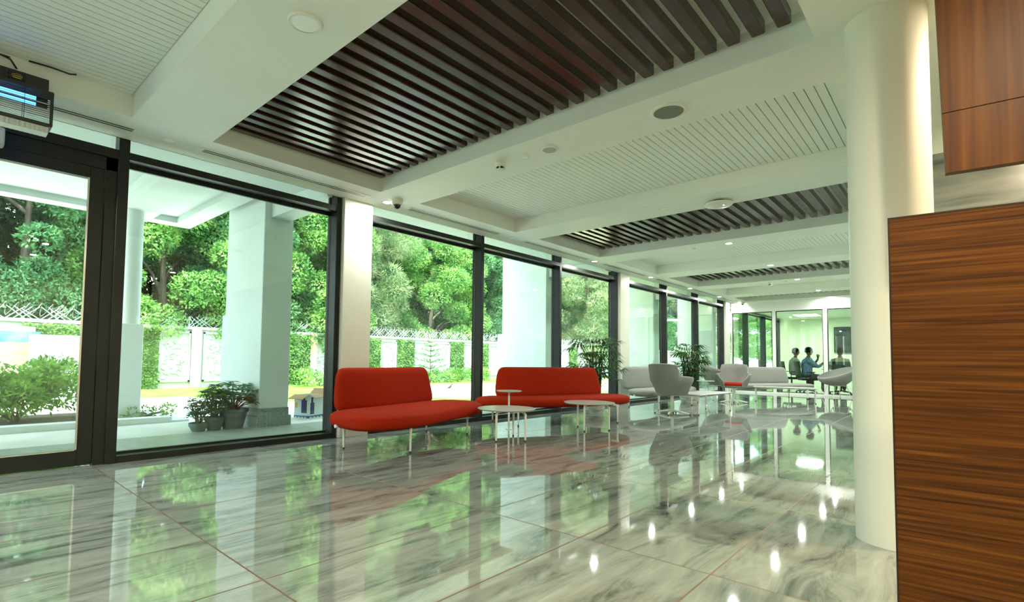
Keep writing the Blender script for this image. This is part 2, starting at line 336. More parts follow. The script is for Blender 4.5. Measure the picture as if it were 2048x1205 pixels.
# ------------------------------------------------------------------ round column and the wood panels beside it
b = MB(); b.lathe([(.2, 0), (.2, H)], 64, (5.62, 3.90, 0)); colm = b.build('round_column', cream, smooth=True); struct(colm)
ang = radians(5)
def wpanel(name, lab_, mat, x0, y0, wid, z0, z1, lean=0, th=.06, seam=None, seammat=None):
    e = empty(name, (x0, y0, z0), lab_, 'wood panel', rz=ang)
    q = MB()
    def slab(za, zb, bb):
        vs = []
        for z in (za, zb):
            k = (z - z0) * lean
            vs += [(k, 0, z - z0), (wid, 0, z - z0), (wid, th, z - z0), (k, th, z - z0)]
        bb.add(vs, [(0, 3, 2, 1), (4, 5, 6, 7), (0, 1, 5, 4), (1, 2, 6, 5), (2, 3, 7, 6), (3, 0, 4, 7)])
    if seam:
        slab(z0, seam - .002, q); q.build('lower_board', mat, e); q = MB(); slab(seam + .002, z1, q); q.build('upper_board', mat, e)
    else:
        slab(z0, z1, q); q.build('board', mat, e); q = MB(); q.box(-.004, 0, -.001, th + .001, 0, z1 - z0); q.box(-.004, wid, -.001, th + .001, z1 - z0, z1 - z0 + .004); q.build('edge_strip', pbsdf('dark_edge', (.02, .008, .004, 1), .4), e)
    return e
wpanel('wood_screen', 'tall dark orange-brown wood screen with horizontal grain standing on the floor at right', woodh, 5.76, 2.0, 1.4, 0, 1.475)
wpanel('hanging_wood_bulkhead', 'reddish-brown wood bulkhead with vertical grain coming down from the ceiling at top right', woodv, 5.883, 3.1, 1.4, 1.895, H + .01, lean=-.02, th=.05, seam=2.17)

# ------------------------------------------------------------------ ceiling fittings
downmat_on = emis('lamp_on', (1, .95, .82, 1), 14); lampoff = pbsdf('lamp_off', (.93, .96, .93, 1), .3)
def downlight(x, y, on, label, r=.062, r2=None):
    e = empty('downlight', (x, y, H), label, 'ceiling light', 'recessed round downlights')
    if (on, 'd') not in PROTO:
        t = MB(); t.lathe([(.050, .002), (.052, -.004), (.070, -.006), (.074, .001)], 32, cap=False); t.build('trim_ring', whitem, e, smooth=True)
        t = MB(); t.lathe([(.001, -.003), (.051, -.003)], 32, cap=False); t.build('lens', downmat_on if on else lampoff, e)
        PROTO[(on, 'd')] = e
    else:
        for ch in PROTO[(on, 'd')].children: copy_tree(ch, parent=e)
    if on: light('downlight_lamp', (0, 0, -.02), ((13 if x > 1 else 2) if y < 19 else 1.2), .09, (.96, 1, .93), e)
    return e
PROTO = {}
X1, X2 = .30, 2.97
for y, lb in [(9.57, 'beyond the second slatted coffer'), (12.28, 'above the first grey sofa'), (14.83, 'above the indoor palm by the far windows'), (17.3, 'above the last window bay')]:
    downlight(X1, y, True, 'lit downlight along the windows, ' + lb)
for y, lb in [(9.59, 'between the second slatted and third white coffer'), (12.32, 'before the third slatted coffer'), (14.8, 'after the third slatted coffer'), (17.4, 'before the last slatted coffer')]:
    downlight(X2, y, True, 'lit mid-ceiling downlight ' + lb)
downlight(.33, 19.28, True, 'lit round downlight at the corner of windows and meeting room wall')
downlight(2.98, 19.3, True, 'lit round downlight close to the meeting room wall, over its glazing')
downlight(X1, 4.17, True, 'lit round downlight beside the near dome camera')
for x, y, lb in [(X1, 1.55, 'above the dark door post'), (X1, 6.83, 'beside the first mullion past the cream pier'), (X2, 6.85, 'left of the wireless access point')]:
    downlight(x, y, False, 'unlit white round downlight in the ceiling ' + lb)
for x, y in [(6.6, 1.5), (6.6, 4.2), (8.2, 1.5), (8.2, 4.2), (X2, -1.2), (X1, -1.2), (6.6, -1.2), (X2, -4)]:  # unseen downlights added as interior fill: warm at right, neutral behind
    e = downlight(x, y, True, 'unseen lit fill downlight added behind or beside the viewpoint')
    for c in e.children:
        if c.type == 'LIGHT' and x > 6: c.data.energy = 20; c.data.color = (1, .60, .20)
        elif c.type == 'LIGHT': c.data.energy = 17; c.data.color = (.98, 1, .95)
# big unlit disc light, ceiling speakers, detectors, access point
def disc(name, x, y, r, mat, lab_, cat, group=None, face=None):
    e = empty(name, (x, y, H), lab_, cat, group)
    t = MB(); t.lathe([(r, .001), (r, -.008), (r * .94, -.014), (r * .82, -.014)], 40, cap=False); t.build('rim', whitem, e, smooth=True)
    t = MB(); t.lathe([(.001, -.014), (r * .83, -.012)], 40, cap=False); t.build(face or 'cover', mat, e)
    return e
disc('ceiling_lamp', 2.95, 1.54, .105, lampoff, 'large unlit white round lamp on the near beam at top', 'ceiling light', face='diffuser')
disc('ceiling_speaker', 4.17, 4.16, .145, pbsdf('grille_grey', (.20, .21, .17, 1), .6), 'round ceiling speaker with dark grey grille', 'speaker', face='grille')
disc('ceiling_speaker', 2.97, 4.15, .082, pbsdf('grille_pale', (.42, .44, .38, 1), .6), 'smaller pale grey round ceiling disc beside the smoke detector', 'speaker', face='grille')
disc('ceiling_sensor', 2.66, 4.15, .04, lampoff, 'tiny white round ceiling sensor next to the smoke detector', 'sensor')
def smoke(x, y, lab_, s=1.0):
    e = empty('smoke_detector', (x, y, H), lab_, 'smoke detector')
    t = MB(); t.lathe([(.058 * s, .001), (.058 * s, -.045 * s), (.05 * s, -.055 * s)], 24); t.build('base', cream, e, smooth=True)
    t = MB(); t.lathe([(.046 * s, -.055 * s), (.046 * s, -.078 * s)], 24); t.build('chamber', blackp, e, smooth=True)
    t = MB(); t.lathe([(.05 * s, -.078 * s), (.044 * s, -.088 * s), (.02 * s, -.094 * s)], 24); t.build('cap', whitem, e, smooth=True)
    for k in range(6): t = MB(); a = k * pi / 3; t.box(.047 * s * cos(a) - .004, .047 * s * cos(a) + .004, .047 * s * sin(a) - .004, .047 * s * sin(a) + .004, -.08 * s, -.054 * s); t.build('rib', whitem, e)
smoke(2.37, 4.1, 'cream smoke detector hanging from the beam past the first slatted coffer')
smoke(2.34, 14.9, 'small smoke detector on the far beam before the last white coffer')
def dome(x, y, lab_, s=1.0):
    e = empty('dome_camera', (x, y, H), lab_, 'security camera')
    t = MB(); t.lathe([(.075 * s, .001), (.075 * s, -.055 * s), (.062 * s, -.07 * s)], 28); t.build('housing', cream, e, smooth=True)
    t = MB(); t.lathe([(.052 * s, -.068 * s)] + [(.05 * s * cos(a), -.075 * s - .05 * s * sin(a)) for a in [0, .3, .6, .9, 1.2, 1.5]], 28); t.build('dome', pbsdf('smoked_dome', (.01, .01, .012, 1), .08), e, smooth=True)
dome(.49, 4.19, 'cream dome security camera with smoked dome at the corner of the first slatted coffer')
dome(.42, 19.28, 'small dome security camera at the far corner near the meeting room', .9)
e = empty('wireless_access_point', (3.65, 6.98, H), 'flat round white wireless access point under the ceiling before the second slatted coffer', 'access point')
t = MB(); t.lathe([(.09, .001), (.09, -.03)], 32); t.build('mount', blackp, e)
t = MB(); t.lathe([(.12, -.02), (.165, -.03), (.17, -.045), (.15, -.062), (.06, -.072)], 40); t.build('cover', whitem, e, smooth=True)
t = MB(); t.lathe([(.01, -.070), (.008, -.075)], 12, (.07, -.03, 0)); t.build('status_light', emis('blue_led', (.4, .6, 1, 1), 3), e)
disc('ceiling_sensor', 2.7, 14.9, .035, blackp, 'tiny dark round ceiling sensor beside the far smoke detector', 'sensor')
disc('ceiling_sensor', 2.35, 9.62, .03, lampoff, 'tiny pale round ceiling sensor near the second slatted coffer', 'sensor')
# linear slot diffusers
def diffuser(x, y0, y1, lab_, along='y'):
    e = empty('linear_diffuser', (x, (y0 + y1) / 2, H), lab_, 'air diffuser', 'slot diffusers along the windows', rz=0)
    L = (y1 - y0) / 2; t = MB()
    for a, c in [(-.066, -.038), (-.008, .008), (.038, .066)]: t.box(a, c, -L, L, -.005, .001)
    for a, c in [(-L - .04, -L), (L, L + .04)]: t.box(-.066, .066, a, c, -.005, .001)
    t.build('frame', whitem, e); t = MB(); t.box(-.04, .04, -L, L, -.003, .0005); t.build('slot', blackp, e)
for i, (y0, y1, lb) in enumerate([(-.9, 1.25, 'above the entrance door'), (1.86, 3.82, 'above the big window with potted shrubs behind'), (4.56, 6.47, 'right of the near dome camera'), (7.2, 9.3, 'beside the second slatted coffer'),
                   (9.95, 11.95, 'beside the third white coffer'), (12.6, 14.5, 'beside the third slatted coffer'), (15.1, 17.0, 'beside the fourth white coffer'), (17.6, 19.0, 'the farthest, ending at the corner camera')]):
    diffuser(.30, y0, y1, 'white slot air diffuser ' + lb)

# ------------------------------------------------------------------ insect killer lamp top left
e = empty('insect_killer', (.62, .05, 2.80), 'black insect killer with blue glowing tubes and wire guard hanging over the door', 'insect killer')
L0, L1 = -.62, .57
t = MB(); t.rings([[(-.06, y, .30), (.06, y, .30), (.045, y, .40), (-.045, y, .40)] for y in (L0, L1 - .03)]); t.box(-.062, .062, L0, L1, .285, .305); t.box(-.065, .065, L0, L1, .02, .045); t.build('housing', pbsdf('charcoal_shell', (.03, .03, .026, 1), .45), e)
t = MB()
for z in [.055 + .0165 * k for k in range(14)]:
    for x in (-.06, .06): t.tube([(x, L0, z), (x, L1, z)], .0018, 5)
    t.tube([(-.06, L1, z), (.06, L1, z)], .0018, 5)
for y in [L0 + k * .17 for k in range(8)]:
    for x in (-.062, .062): t.tube([(x, y, .03), (x, y, .30)], .002, 5)
for x in (-.03, 0, .03): t.tube([(x, L1, .03), (x, L1, .3)], .002, 5)
for x in (-.06, .06): t.tube([(x, L1, .03), (x, L1, .3)], .004, 5)
t.build('wire_guard', blackp, e)
for z, x in ((.235, .02), (.19, .02)):
    t = MB(); t.tube([(x, L0 + .03, z), (x, L1 - .10, z)], .013, 12); t.build('uv_tube', emis('uv_glow', (.06, .25, 1, 1), 3.2), e, smooth=True)
    t = MB(); t.tube([(x, L1 - .10, z), (x, L1 - .03, z)], .015, 12); t.build('tube_socket', blackp, e)
t = MB(); t.box(-.055, .055, L0, L1 - .02, -.03, .018)
for k in range(40):
    y = L0 + .02 + k * .029; t.box(.055, .063, y, y + .017, -.028, .012); t.box(-.063, -.055, y, y + .017, -.028, .012)
t.build('collection_tray', pbsdf('tray_grey', (.55, .58, .52, 1), .4), e)
t = MB(); t.box(.052, .064, .30, .40, .325, .375); pl = t.build('badge', blackp, e)
t = MB(); t.tube([(.066, .35 + .03 * cos(a), .35 + .014 * sin(a)) for a in [k * pi / 8 for k in range(17)]], .0018, 5); t.box(.064, .067, .33, .37, .347, .352); t.box(.064, .067, .325, .375, .330, .333)
t.build('emblem', pbsdf('gold_print', (.6, .38, .06, 1), .4), pl)
cord = MB(); cord.tube([(.62, .40, 3.23), (.66, .36, 3.27), (.60, .30, 3.31), (.55, .47, 3.33), (.62, .44, 3.36)], .007, 8)
cord.tube([(.60, .47, 3.33), (.64, .6, 3.32), (.64, .72, 3.315), (.66, .76, 3.32)], .007, 8)
tag(cord.build('power_cord', blackp, smooth='all'), 'black power cord looping from the white ceiling board to the insect killer', 'cord')
# exit-sign like grey box over the door
e = empty('sensor_box', (.05, -.03, 2.64), 'pale grey sensor box on the door head at the far left', 'sensor')
t = MB(); t.rbox(-.05, .08, -.28, .42, .12, .27, .01); t.build('case', pbsdf('tray_grey', (.55, .58, .52, 1), .4), e); t = MB(); t.box(.08, .084, -.2, .36, .19, .23); t.build('window', blackp, e); t = MB(); t.box(.08, .083, -.2, .38, .14, .15); t.build('slot', blackp, e)

# ------------------------------------------------------------------ furniture
def cr(pts, n):      # smooth plan path
    P = [Vector(p) for p in pts]; P = [2 * P[0] - P[1]] + P + [2 * P[-1] - P[-2]]; out = []
    L = len(P) - 3
    for k in range(n):
        t = k / (n - 1) * L; i = min(int(t), L - 1); t -= i; a, b_, c, d = P[i:i + 4]
        out.append(.5 * ((2 * b_) + (c - a) * t + (2 * a - 5 * b_ + 4 * c - d) * t * t + (3 * b_ - a - 3 * c + d) * t ** 3))
    return out
def sgn(a, p): return (abs(a) ** p) * (1 if a >= 0 else -1)
def sweep(path, hw, hz, zc, endp=5, n=56, m=28, pa=.62, pz=.8, lean=0, endz=8, taper=0):
    P = cr(path, n * 2); # even arc length
    d = [0]
    for i in range(1, len(P)): d.append(d[-1] + (P[i] - P[i - 1]).length)
    rs = []
    for k in range(n):
        s = .5 - .5 * cos(pi * k / (n - 1)); tgt = s * d[-1]; i = max(j for j in range(len(d)) if d[j] <= tgt + 1e-9); i = min(i, len(P) - 2)
        f = (tgt - d[i]) / max(d[i + 1] - d[i], 1e-9); p = P[i].lerp(P[i + 1], f); t = (P[i + 1] - P[i]).normalized(); nn = Vector((t.y, -t.x))
        q = abs(2 * s - 1); wk = max(1 - q ** endp, .0004) ** .5; zk = max(1 - q ** endz, .0004) ** .5
        W = (hw[0] + (hw[1] - hw[0]) * s) if isinstance(hw, tuple) else hw
        ring = []
        for j in range(m):
            a = 2 * pi * j / m; x = sgn(cos(a), pa) * W * wk; zz = sgn(sin(a), pz) * hz * zk
            if taper: p2 = p - t * (2 * s - 1) * taper * (zz / hz + 1)
            else: p2 = p
            ring.append((p2.x + nn.x * (x + lean * zz), p2.y + nn.y * (x + lean * zz), zc + zz))
        rs.append(ring)
    return rs
def sofa(label, cat, mat, seatpath, backpath, hw, legs, bars, group=None, tagm=None, zs=.375, hz=.075, backside=-1):
    c = seatpath[len(seatpath) // 2]; e = empty('modular_sofa', (c[0], c[1], 0), label, cat, group); o = Vector((c[0], c[1]))
    sp = [Vector(p) - o for p in seatpath]; bp = [Vector(p) - o for p in backpath]
    t = MB(); t.rings(sweep(sp, hw, hz, zs, 6, pa=.66, pz=.52, endz=14)); t.build('seat', mat, e, smooth='all')
    t = MB(); t.rings(sweep(bp, .085, .25, .66, 14, pa=.75, pz=.34, lean=-.16 * -backside, endz=34, taper=.045)); bk = t.build('backrest', mat, e, smooth='all')
    t = MB()
    for a, b_ in bars: t.rings([[(p[0] - o.x + dx, p[1] - o.y + dy, z) for dx, dy, z in [(-.018, -.018, .275), (.018, -.018, .275), (.018, .018, .275), (-.018, .018, .275)]] for p in (a,)] + [[(a[0] - o.x + dx, a[1] - o.y + dy, .31) for dx, dy in [(-.018, -.018), (.018, -.018), (.018, .018), (-.018, .018)]]]); t.tube([(a[0] - o.x, a[1] - o.y, .295), (b_[0] - o.x, b_[1] - o.y, .305)], .016, 8)
    pm = sp[len(sp) // 2]
    for i in range(len(sp) - 1):
        t.tube([(sp[i].x, sp[i].y, .30), (sp[i + 1].x, sp[i + 1].y, .30)], .02, 8)
    for k in (.25, .75):
        i = k * (len(bp) - 1); q = bp[int(i)].lerp(bp[min(int(i) + 1, len(bp) - 1)], i % 1); j = k * (len(sp) - 1); s_ = sp[int(j)].lerp(sp[min(int(j) + 1, len(sp) - 1)], j % 1)
        t.tube([(s_.x, s_.y, .31), (q.x, q.y, .31), (q.x, q.y, .52)], .014, 8)
    t.build('frame', whitem, e)
    for x, y in legs:
        t = MB(); x -= o.x; y -= o.y; t.tube([(x, y, .02), (x, y, .31)], [.011, .017], 10); t.tube([(x, y, 0), (x, y, .022)], .012, 10, mi=1); t.build('leg', [whitem, blackp], e, smooth=True)
    return e
s1 = sofa('near red sofa bent outward, with low red backrest, in front of the cream pier', 'sofa', redf,
     [(1.02, 3.02), (1.07, 3.60), (.85, 4.42), (.59, 5.46)], [(.62, 3.22), (.54, 3.9), (.37, 4.5), (.21, 5.08)], (.56, .45),
     [(.79, 3.28), (1.50, 3.66), (.93, 5.13), (.35, 4.9)], [((1.50, 3.66), (1.12, 3.70)), ((.93, 5.13), (.62, 5.0)), ((.79, 3.28), (1.1, 3.3)), ((.35, 4.9), (.62, 5.0))], zs=.35, hz=.10)
s2 = sofa('far red sofa with long straight red backrest, behind the round coffee tables', 'sofa', redf,
     [(.27, 6.00), (.67, 6.73), (1.06, 7.49), (1.38, 8.72)], [(.30, 6.38), (.62, 7.0), (.88, 7.6), (1.10, 8.40)], (.41, .43),
     [(.15, 6.54), (.85, 6.35), (.99, 8.07), (1.72, 7.89)], [((1.72, 7.89), (1.3, 8.0)), ((.99, 8.07), (1.3, 8.0)), ((.15, 6.54), (.5, 6.4)), ((.85, 6.35), (.5, 6.4))], zs=.355, hz=.09)
s3 = sofa('light grey sofa by the cream pier, half hidden by the grey swivel chair', 'sofa', greyf,
     [(.80, 10.35), (.95, 11.0), (.92, 12.1), (.86, 13.05)], [(.42, 10.55), (.5, 11.05), (.52, 11.7), (.5, 12.2)], (.42, .38),
     [(.44, 10.84), (1.24, 10.57), (.37, 12.6), (1.2, 12.5)], [((1.24, 10.57), (.9, 10.7)), ((.44, 10.84), (.9, 10.8)), ((.37, 12.6), (.9, 12.5)), ((1.2, 12.5), (.9, 12.5))], zs=.355, hz=.09)
s4 = sofa('light grey sofa in front of the glass meeting room partition', 'sofa', greyf,
     [(1.30, 15.55), (1.75, 16.4), (2.15, 17.1), (2.62, 17.9)], [(1.05, 15.9), (1.42, 16.6), (1.78, 17.2), (2.10, 17.72)], (.36, .38),
     [(1.15, 15.9), (1.75, 15.7), (2.1, 17.8), (2.68, 17.3)], [((2.68, 17.3), (2.3, 17.4)), ((2.1, 17.8), (2.3, 17.4)), ((1.15, 15.9), (1.45, 15.9)), ((1.75, 15.7), (1.45, 15.9))], zs=.37, hz=.075)
t = MB(); t.box(-.002, .002, -.02, .02, .6, .655); o = t.build('maker_tag', pbsdf('tag_red', (.3, .01, .01, 1), .7), s3, loc=(-.50, -.70, .0)); o['label'] = 'small dark red fabric tag'
# round tables
def round_table(label, x, y, r, zt, legs3, group, nm='coffee_table'):
    e = empty(nm, (x, y, 0), label, 'coffee table', group)
    t = MB(); t.lathe([(r - .015, zt - .022), (r, zt - .010), (r, zt - .004), (r - .006, zt)], 64); t.build('table_top', tabletop, e, smooth=30)
    t = MB(); n = len(legs3)
    L = [(r * .80 * cos(a), r * .80 * sin(a)) for a in legs3]
    for a in legs3:
        c, s_ = cos(a), sin(a); t.tube([(0, 0, zt - .035), (r * .62 * c, r * .62 * s_, zt - .035)], .013, 8); t.tube([(r * .62 * c, r * .62 * s_, zt - .036), (r * .74 * c, r * .74 * s_, zt - .042), (r * .80 * c, r * .80 * s_, zt - .075)], [.013, .017, .016], 8)
    t.build('frame', whitem, e, smooth=True)
    for px, py in L:
        t = MB(); t.tube([(px, py, .018), (px, py, zt - .06)], [.011, .016], 10); t.tube([(px, py, 0), (px, py, .02)], .012, 10, mi=1); t.build('leg', [whitem, blackp], e, smooth=True)
    return e
import math as _m
def angs(cx, cy, pts): return [_m.atan2(py - cy, px - cx) for px, py in pts]
round_table('round pale coffee table on three legs in front of the gap between the red sofas', 1.57, 5.20, .375, .405, angs(1.57, 5.20, [(1.69, 4.76), (1.97, 5.22), (1.49, 5.40)]) , 'low round tables')
round_table('round pale coffee table on three legs before the right half of the far red sofa', 1.80, 6.86, .375, .41, angs(1.80, 6.86, [(1.95, 6.4), (2.13, 6.95), (1.60, 6.95)]), 'low round tables')
def ped_table(label, x, y, r, zt, big=False):
    e = empty('side_table', (x, y, 0), label, 'side table'); t = MB(); t.lathe([(r - .012, zt - .018), (r, zt - .008), (r - .004, zt)], 48); t.build('table_top', tabletop, e, smooth=30)
    t = MB(); t.tube([(0, 0, .008), (0, 0, zt - .015)], .014, 12); t.build('stem', whitem, e, smooth=True)
    t = MB(); t.lathe([(.045, 0), (.045, .006), (.02, .012)], 32); t.build('base', whitem, e, smooth=30)
ped_table('small tall round side table reaching over the seat of the far red sofa', .99, 5.95, .19, .575)
ped_table('small round side table between the grey swivel chairs', 1.44, 12.75, .20, .59)
def rect_table(label, cx, cy, lx, ly, zt, rz=0):
    e = empty('rectangular_coffee_table', (cx, cy, 0), label, 'coffee table', 'low rectangular tables', rz=rz)
    t = MB(); t.rbox(-lx / 2, lx / 2, -ly / 2, ly / 2, zt - .022, zt, .006); t.build('table_top', tabletop, e)
    t = MB(); a, c = lx / 2 - .05, ly / 2 - .05
    t.tube([(-a, -c, zt - .034), (a, -c, zt - .034)], .012, 8); t.tube([(-a, c, zt - .034), (a, c, zt - .034)], .012, 8); t.tube([(0, -c, zt - .034), (0, c, zt - .034)], .012, 8); t.build('frame', whitem, e)
    for sx in (-1, 1):
        for sy in (-1, 1):
            t = MB(); x, y = sx * a, sy * c; t.tube([(x, y, .018), (x, y, zt - .05), (x - sx * .01, y, zt - .035), (x - sx * .04, y, zt - .032)], [.010, .015, .014, .012], 8); t.tube([(x, y, 0), (x, y, .02)], .011, 8, mi=1); t.build('leg', [whitem, blackp], e, smooth=True)
rect_table('low white rectangular coffee table between the two swivel chairs', 1.97, 11.05, .62, 1.62, .40, rz=radians(-4))
rect_table('low white rectangular coffee table in front of the grey sofa by the meeting room', 2.50, 15.5, 1.45, .5, .40, rz=radians(12))
# swivel armchair
def swivel(label, x, y, rz, cushion=None):
    e = empty('swivel_armchair', (x, y, 0), label, 'armchair', 'swivel armchairs', rz=rz)     # faces local -Y
    # shell: angle 0 = back (+Y); goes to +-150 deg at the front
    def prof(a):
        q = abs(a)
        if q < 42: h = .985 - .02 * (q / 42) ** 2
        elif q < 56: h = .985 - .02 - (q - 42) / 14 * .215
        elif q < 118: h = .75 - (q - 56) / 62 * .03
        else: h = .72 - min((q - 118) / 20, 1) * .17
        return h
    n = 73; rs = []
    rad = lambda a, k: .285 * (1 + .30 * k) * (1 + .10 * sin(radians(min(abs(a), 180))) ** 2)
    lv = [0, .15, .35, .6, .8, 1]
    rows_o, rows_i = [], []
    for k in lv:
        ro, ri = [], []
        for j in range(n):
            a = -138 + 276 * j / (n - 1); h = prof(a); z = .40 + (h - .40) * k; fl = (z - .40) / .585
            rr = .27 + .10 * min(fl * 2.2, 1) + .02 * fl; c, s_ = cos(radians(a + 90)), sin(radians(a + 90))
            if abs(a) < 50: rr2 = rr + .06 * fl
            else: rr2 = rr + .015
            ro.append((rr2 * c * 1.02, rr2 * s_, z)); ri.append(((rr2 - .035) * c * 1.02, (rr2 - .035) * s_, z + (0 if k < 1 else -.005)))
        rows_o.append(ro); rows_i.append(ri)
    t = MB(); ring = []
    rows = rows_o + [[((p[0] + q[0]) / 2, (p[1] + q[1]) / 2, p[2] + .012) for p, q in zip(rows_o[-1], rows_i[-1])]] + rows_i[::-1]
    rs = list(map(list, zip(*rows))); t.rings(rs, True); 
    t.lathe([(.10, .375), (.24, .385), (.275, .41), (.28, .45), (.2, .46)], 40)
    t.build('shell', greyf, e, smooth=50)
    t = MB(); t.lathe([(.2, .45), (.262, .455), (.268, .485), (.24, .515), (.1, .525)], 40); t.v = [(x_ * 1.0, y_ * 1.05 - .03, z) for x_, y_, z in t.v]
    o = t.build('seat_cushion', cushion or greyf, e, smooth=True)
    if cushion: o['label'] = 'red seat cushion'
    t = MB(); t.tube([(0, 0, .06), (0, 0, .38)], [.030, .026], 16); t.build('pedestal', whitem, e, smooth=True)
    for k in range(4):
        a = k * pi / 2 + .35; c, s_ = cos(a), sin(a); t = MB(); t.tube([(0, 0, .07), (.12 * c, .12 * s_, .06), (.33 * c, .33 * s_, .022)], [.026, .02, .012], 8); t.tube([(.33 * c, .33 * s_, 0), (.33 * c, .33 * s_, .02)], .013, 8, mi=1); t.build('base_leg', [whitem, blackp], e, smooth=True)
    return e
swivel('grey swivel armchair seen from behind, with its back to the viewer', 1.72, 10.1, radians(170))
swivel('grey swivel armchair with a red seat cushion, facing the viewer', 1.66, 14.1, radians(14), redf)
def tub(label, x, y, rz):
    e = empty('tub_chair', (x, y, 0), label, 'tub chair', 'grey tub chairs on wire legs', rz=rz)      # faces local -Y
    n, mm = 48, 8; rows = []
    def P(k, a, off):
        r = .10 + .36 * sin(k * pi / 2) ; z = .42 + .0 * k; rim = .60 + .33 * (sin(a) * .5 + .5)
        zz = .40 + (rim - .40) * (1 - cos(k * pi / 2)); r = r - off
        return (r * cos(a) * 1.08, r * sin(a), zz + off * .6)
    for k in range(mm + 1): rows.append([P(k / mm, 2 * pi * j / n, 0) for j in range(n)])
    rows.append([P(1, 2 * pi * j / n, .014) [:2] + (P(1, 2 * pi * j / n, 0)[2] + .012,) for j in range(n)])
    for k in range(mm, -1, -1): rows.append([P(k / mm, 2 * pi * j / n, .028) for j in range(n)])
    t = MB(); t.rings(rows); t.build('shell', greyf, e, smooth=60)
    t = MB(); t.tube([(.17 * cos(a), .17 * sin(a), .395) for a in [k * pi / 10 for k in range(21)]], .009, 8, cap=False); t.build('seat_ring', whitem, e)
    for k in range(4):
        a = pi / 4 + k * pi / 2; t = MB(); t.tube([(.17 * cos(a - .3), .17 * sin(a - .3), .395), (.25 * cos(a), .25 * sin(a), .385), (.36 * cos(a), .36 * sin(a), .01)], .009, 8); t.tube([(.36 * cos(a), .36 * sin(a), 0), (.36 * cos(a), .36 * sin(a), .015)], .012, 8, mi=1); t.build('leg', [whitem, blackp], e, smooth=True)
tub('grey tub chair on white wire legs beside the round column, before the meeting room', 3.25, 18.15, radians(-50))
tub('grey tub chair on white wire legs behind the swivel chair with the red cushion', 1.0, 15.0, radians(130))

# ------------------------------------------------------------------ foliage helpers
def rnd_unit(rg):
    while True:
        v = Vector((rg.uniform(-1, 1), rg.uniform(-1, 1), rg.uniform(-1, 1)))
        if .05 < v.length < 1: return v.normalized()
def add_leaf(b, p, d, nrm, ln, wd, fold=.15):
    s = d.cross(nrm)
    if s.length < 1e-4: s = d.cross(Vector((.3, .7, .2)))
    s.normalize(); up = s.cross(d)
    o = len(b.v); mid = p + d * ln * .45
    b.v += [tuple(p), tuple(mid + s * wd * .5 + up * wd * fold), tuple(p + d * ln), tuple(mid - s * wd * .5 + up * wd * fold)]
    b.f.append((o, o + 1, o + 2, o + 3)); b.m.append(0)
def crown(seed, blobs, per, leaf, wd, rg=None, needle=False, droop=0):
    rg = random.Random(seed); b = MB()
    for (cx, cy, cz, r) in blobs:
        c = Vector((cx, cy, cz))
        for i in range(int(per * r * r)):
            u = rnd_unit(rg)
            if u.z < -.5 and rg.random() < .5: u.z = -u.z
            k = r * (rg.uniform(.72, 1.05)); p = c + Vector((u.x * k, u.y * k, u.z * k * .8))
            d = (u * .6 + rnd_unit(rg) * .8 + Vector((0, 0, -droop))).normalized(); nr = (u + Vector((0, 0, .6)) + rnd_unit(rg) * .5).normalized()
            l = leaf * rg.uniform(.7, 1.3); add_leaf(b, p, d, nr, l, wd * rg.uniform(.8, 1.2) if not needle else wd)
    return b
def treemesh(seed, kind):
    rg = random.Random(seed); bl = []
    hh = {'dense': 11, 'bright': 8.5, 'pine': 12, 'dark': 19}[kind]
    nb = {'dense': 100, 'bright': 92, 'pine': 100, 'dark': 170}[kind]
    for i in range(nb):
        z = rg.uniform(1.7 if kind != 'pine' else 1.4, hh); f = 1 - abs((z - hh * .5) / (hh * .55)) ** 2.2; R = (4.0 if kind == 'dark' else 2.9) * max(f, .15) ** .5 * (1 if kind != 'pine' else .85)
        a = rg.uniform(0, 2 * pi); q = sqrt(rg.random()) * .55 + .45
        bl.append((R * q * cos(a), R * q * sin(a), z, rg.uniform(.45, .95) * (1.35 if kind == 'dark' else 1)))
    if kind == 'pine': return crown(seed, bl, 1500, .26, .03, needle=True, droop=.2), hh
    return crown(seed, bl, {'dense': 1800, 'bright': 1800, 'dark': 900}[kind], {'dense': .135, 'bright': .13, 'dark': .22}[kind], {'dense': .072, 'bright': .072, 'dark': .12}[kind]), hh
def tree(kind, seed, mat, label):
    e = empty('tree', (0, 0, 0), label, 'tree', 'trees behind the boundary wall')
    b, hh = treemesh(seed, kind); b.build('crown', mat, e)
    rg = random.Random(seed + 5); t = MB(); t.tube([(0, 0, 0), (.1, .05, 1.5), (0, .1, 3.2), (.1, 0, hh * .75)], [.2, .16, .13, .04], 10)
    for k in range(7):
        a = rg.uniform(0, 6.28); z = rg.uniform(1.6, hh * .6); t.tube([(.05, .05, z), (1.0 * cos(a), 1.0 * sin(a), z + .8), (2.0 * cos(a), 2.0 * sin(a), z + 1.3)], [.07, .05, .015], 7)
    t.build('trunk', bark, e, smooth=True); return e
GZ = -.1
TP = {'dense': tree('dense', 11, leafA, ''), 'dense2': tree('dense', 23, leafA, ''), 'bright': tree('bright', 37, leafB, ''), 'pine': tree('pine', 41, leafC, ''), 'dark': tree('dark', 59, leafD, '')}
used = set()
adj = {'dense': 'deep green broadleaf tree behind the boundary wall', 'dense2': 'deep green bushy tree behind the boundary wall', 'bright': 'bright yellow-green tree behind the boundary wall', 'pine': 'feathery pale pine-like tree behind the boundary wall', 'dark': 'tall dark green tree in the row farther back'}
